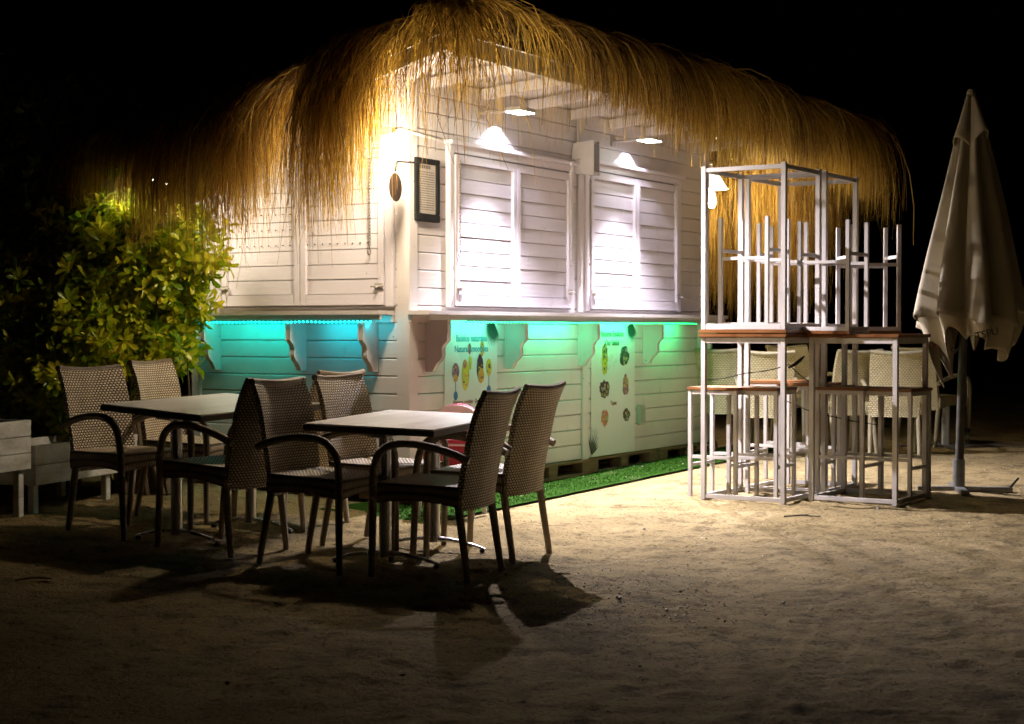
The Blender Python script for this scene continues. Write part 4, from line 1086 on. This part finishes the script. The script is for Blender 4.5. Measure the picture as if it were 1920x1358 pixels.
def worn_paint():
    m = mat('peeling_paint', (.4, .4, .36), .6); q = NT(m); b = q.n['Principled BSDF']; tc = q.new('ShaderNodeTexCoord')
    mp = q.new('ShaderNodeMapping'); mp.inputs['Scale'].default_value = (1, 1, 2.5); q.l.new(tc.outputs['Object'], mp.inputs[0])
    n1 = q.new('ShaderNodeTexNoise'); n1.inputs['Scale'].default_value = 5; n1.inputs['Detail'].default_value = 9; q.l.new(mp.outputs[0], n1.inputs['Vector'])
    n2 = q.new('ShaderNodeTexNoise'); n2.inputs['Scale'].default_value = 30; n2.inputs['Detail'].default_value = 4; q.l.new(mp.outputs[0], n2.inputs['Vector'])
    c = q.ramp(n1.outputs[0], [(.28, (.13, .05, .025)), (.33, (.42, .40, .34)), (.5, (.60, .59, .54)), (.75, (.74, .74, .70))])
    c = q.mix(.5, c, q.ramp(n2.outputs[0], [(.3, (.6, .6, .6)), (.5, (1, 1, 1))]), 'MULTIPLY'); q.l.new(c, b.inputs['Base Color']); q.l.new(q.bump(n1.outputs[0], .4, .006), b.inputs['Normal']); return m
M_peel = worn_paint()
dv = (.30, .954)
d1 = 9.35
pA = at(66, 800, d1); zt1 = H + (YH - 836) / F * d1; zb1 = H + (YH - 912) / F * d1
planter((pA[0], pA[1]), dv, 1.7, zb1, zt1, 2, (.02, .8, 1.6), 'long low white planter with rusty worn paint behind the left table', M_peel)
d2 = 9.25; pB = at(64, 800, d2); zt2 = H + (YH - 787) / F * d2; zb2 = H + (YH - 880) / F * d2
start = Vector((pB[0], pB[1], 0)) - Vector((.30, .954, 0)).normalized() * 1.5
planter((start.x - .02, start.y), dv, 1.5, zb2, zt2, 3, (.04, .7, 1.42), 'taller white planter with three boards at the left edge of the picture', M_peel)

# ------------------------------------------------------------------ shrubs
def foliage(name, blobs, ncl, leafL, m, parent, rb=(0, 1), light_dir=(.6, -.4, .3)):
    Ps = []; Ns = []; tot = sum(b[3] * b[4] * b[5] for b in blobs)
    r = np.random.RandomState(len(name) + ncl)
    for (x, y, z, a, b, c) in blobs:
        n = int(ncl * a * b * c / tot) + 6
        d = r.normal(0, 1, (n, 3)); d /= np.linalg.norm(d, axis=1, keepdims=True); rad = r.uniform(.35, 1, n) ** .5
        rad *= 1 + .22 * np.sin(d[:, 0] * 5 + d[:, 2] * 7) + .12 * r.normal(0, 1, n)
        Ps.append(np.array([x, y, z]) + d * rad[:, None] * np.array([a, b, c])); Ns.append(d + r.normal(0, .35, (n, 3)) + np.array([0, 0, .35]))
    P = np.concatenate(Ps); N = np.concatenate(Ns); N /= np.linalg.norm(N, axis=1, keepdims=True); n = len(P)
    P = P[P[:, 2] > .35]; N = N[:len(P)]; n = len(P)
    K = 9; V = []; R = []
    base = np.repeat(P, K, 0); ax = np.repeat(N, K, 0); m_ = len(base)
    hlp = np.where(np.abs(ax[:, 2:3]) < .9, np.array([[0, 0, 1.]]), np.array([[1., 0, 0]]))
    s1 = np.cross(ax, hlp); s1 /= np.linalg.norm(s1, axis=1, keepdims=True); s2 = np.cross(ax, s1)
    th = np.tile(np.arange(K) * 2.4, n) + np.repeat(r.uniform(0, 6, n), K) + r.normal(0, .25, m_)
    el = np.tile(np.linspace(.1, 1.05, K), n) + r.normal(0, .15, m_)
    rd = s1 * np.cos(th)[:, None] + s2 * np.sin(th)[:, None]
    d = rd * np.cos(el)[:, None] + ax * np.sin(el)[:, None]; nr = np.cross(d, ax); nr /= (np.linalg.norm(nr, axis=1, keepdims=True) + 1e-9); up = np.cross(nr, d)
    L = leafL * r.uniform(.6, 1.15, m_); W = L * .17
    def pt(t, s, lift): return base + d * (L * t)[:, None] + nr * (W * s)[:, None] + up * (L * lift)[:, None]
    rows = [pt(.05, 0, 0), pt(.45, -.75, .05), pt(.45, 0, .01), pt(.45, .75, .05), pt(.78, -1, .02), pt(.78, 0, -.03), pt(.78, 1, .02), pt(1, 0, -.10)]
    Vv = np.stack(rows, 1).reshape(-1, 3); o = (np.arange(m_) * 8)[:, None]
    tris = np.array([[0, 2, 1], [0, 3, 2], [1, 2, 5], [1, 5, 4], [2, 3, 6], [2, 6, 5], [4, 5, 7], [5, 6, 7]])
    Fq = (o[:, :, None] + tris[None]).reshape(-1, 3)
    rnd = np.clip(np.repeat(r.uniform(0, 1, n), K) * .6 + r.uniform(0, .5, m_) , 0, 1)
    me = raw_mesh(name, Vv, Fq, m, {'rnd': np.repeat(rnd, 8)}, smooth=False)
    ob = bpy.data.objects.new(name, me); COL.objects.link(ob); ob.parent = parent; return P
def shrub(label, root, blobs, ncl, leafL, m, nst):
    t = thing('shrub', label, 'shrub', root); rel = [(b[0] - root[0], b[1] - root[1], b[2] - root[2], b[3], b[4], b[5]) for b in blobs]
    P = foliage('foliage', rel, ncl, leafL, m, t)
    s = MB(); r = random.Random(nst)
    for k in range(nst):
        tgt = Vector(P[r.randrange(len(P))]); p0 = Vector((r.uniform(-.2, .2), r.uniform(-.15, .15), 0)); mid = p0.lerp(tgt, .5) + Vector((r.uniform(-.12, .12), r.uniform(-.1, .1), .15))
        pts = [p0, p0.lerp(mid, .5) + Vector((0, 0, .05)), mid, mid.lerp(tgt, .5), tgt]; rr = r.uniform(.010, .022); s.tube(pts, [rr, rr * .85, rr * .65, rr * .45, rr * .2], 6)
    s.obj('stems', M_bark, t, smooth=True)
def B(px, py, d, rx, ry, rz): p = at(px, py, d); return (p[0], p[1], p[2], rx, ry, rz)
shrub('leafy yellow-green shrub lit by the lamp, against the short side of the kiosk', (-2.4, 10.55, .12),
      [B(255, 520, 10.55, .42, .35, .45), B(330, 480, 10.40, .22, .22, .34), B(190, 640, 10.45, .42, .32, .42), B(290, 640, 10.50, .26, .25, .28), B(165, 500, 10.65, .32, .3, .35), B(368, 370, 10.30, .07, .07, .15), B(385, 470, 10.30, .12, .12, .2), B(120, 720, 10.35, .36, .25, .28), B(330, 640, 10.70, .14, .14, .16), B(270, 465, 10.60, .34, .25, .26), B(200, 560, 10.45, .34, .25, .34), B(340, 560, 10.50, .16, .14, .25), B(140, 440, 10.65, .25, .25, .25), B(60, 560, 10.55, .3, .25, .4), B(30, 700, 10.45, .3, .2, .3), B(345, 350, 10.25, .10, .1, .10)],
      2500, .10, M_leaf, 50)
shrub('tall dark green shrub rising above the white planters at the left edge', (-3.1, 10.9, .12),
      [B(60, 420, 10.9, .5, .4, .7), B(150, 300, 11.2, .42, .35, .5), B(215, 230, 11.2, .16, .2, .25), B(30, 640, 10.7, .45, .4, .6), B(-60, 400, 11.1, .5, .4, .9), B(110, 760, 10.5, .3, .25, .25), B(110, 260, 10.8, .34, .3, .38), B(20, 300, 10.8, .4, .3, .4), B(200, 330, 10.7, .2, .2, .3)],
      3000, .085, M_leafd, 26)
# dim building behind the shrub
x0_, y0_, z0_ = at(80, 190, 15.0)
t = thing('flat_roofed_building', 'dim flat-roofed building barely showing above the dark shrub', 'building', (x0_, 15.0, .1))
mb = MB(); mb.box(-5, 0, 0, 4, 0, z0_ - .1); mb.obj('wall', noisy('dim_render', (.25, .2, .14), (.32, .26, .18), 2, .9), t)
mb = MB(); mb.box(-5.1, .1, -.1, 4.1, z0_ - .0995, z0_ + .03); mb.obj('parapet', noisy('dim_parapet', (.28, .23, .17), (.34, .28, .2), 2, .9), t, bevel=.01)

# loose twigs on the sand
for k, (px, py, L, a, lab) in enumerate(((60, 1094, .16, .3, 'pale dry twig on the sand at the far left'), (1505, 974, .22, -.1, 'short dark stick on the sand in front of the bar tables'))):
    x, y = on_ground(px, py); mb = MB(); mb.tube([(-L / 2, 0, .01), (0, .01, .018), (L / 2, -.005, .012)], [.005, .006, .003], 6); mb.tube([(0, .01, .018), (.04, .04, .02)], [.004, .002], 5)
    o = mb.obj('twig', noisy('twig_bark%d' % k, (.2, .16, .08) if k == 0 else (.05, .035, .02), (.35, .3, .15) if k == 0 else (.08, .06, .04), 20, .8)); o.location = (x, y, ground(x, y) + .004); o.rotation_euler = (0, 0, a); tag(o, lab, 'twig', 'twigs on the sand')

def debris():
    r = np.random.RandomState(3); n = 2600; X = r.uniform(-3.2, 4.6, n); Y = 4.6 + 9 * r.rand(n) ** 1.2
    k = n // 3; X[:k] = .55 + r.normal(0, .35, k); Y[:k] = 7.15 + r.normal(0, .55, k)
    s = r.uniform(.0015, .0062, n) * (1 + 1.5 * (r.rand(n) > .97)); Z = gvec(X, Y) + .012
    V = np.zeros((n, 6, 3)); P = np.stack([X, Y, Z], 1)
    for i, d in enumerate([(1, 0, 0), (-1, 0, 0), (0, 1, 0), (0, -1, 0), (0, 0, .7), (0, 0, -.7)]): V[:, i] = P + np.array(d) * (s * r.uniform(.5, 1.3, n))[:, None] + r.normal(0, .0006, (n, 3))
    T = np.array([[0, 2, 4], [2, 1, 4], [1, 3, 4], [3, 0, 4], [2, 0, 5], [1, 2, 5], [3, 1, 5], [0, 3, 5]])
    Fq = ((np.arange(n) * 6)[:, None, None] + T[None]).reshape(-1, 3)
    m = mat('shell_grit', (.5, .46, .4), .5); q = NT(m); at_ = q.new('ShaderNodeAttribute'); at_.attribute_name = 'rnd'
    q.l.new(q.ramp(at_.outputs['Fac'], [(0, (.03, .02, .012)), (.5, (.16, .12, .07)), (.8, (.6, .56, .48)), (1, (.85, .83, .78))]), q.n['Principled BSDF'].inputs['Base Color'])
    me = raw_mesh('pebbles', V.reshape(-1, 3), Fq, m, {'rnd': np.repeat(r.rand(n), 6)}); o = bpy.data.objects.new('pebbles', me); COL.objects.link(o); o['kind'] = 'stuff'; o['label'] = 'scattered shell grit and small pebbles on the sand'; o['category'] = 'pebbles'
debris()

# ------------------------------------------------------------------ render settings
sc.render.engine = 'CYCLES'
sc.cycles.use_denoising = True
sc.cycles.max_bounces = 6; sc.cycles.sample_clamp_indirect = 6
sc.view_settings.view_transform = 'Standard'; sc.view_settings.look = 'None'; sc.view_settings.exposure = 0.0; sc.view_settings.gamma = 1
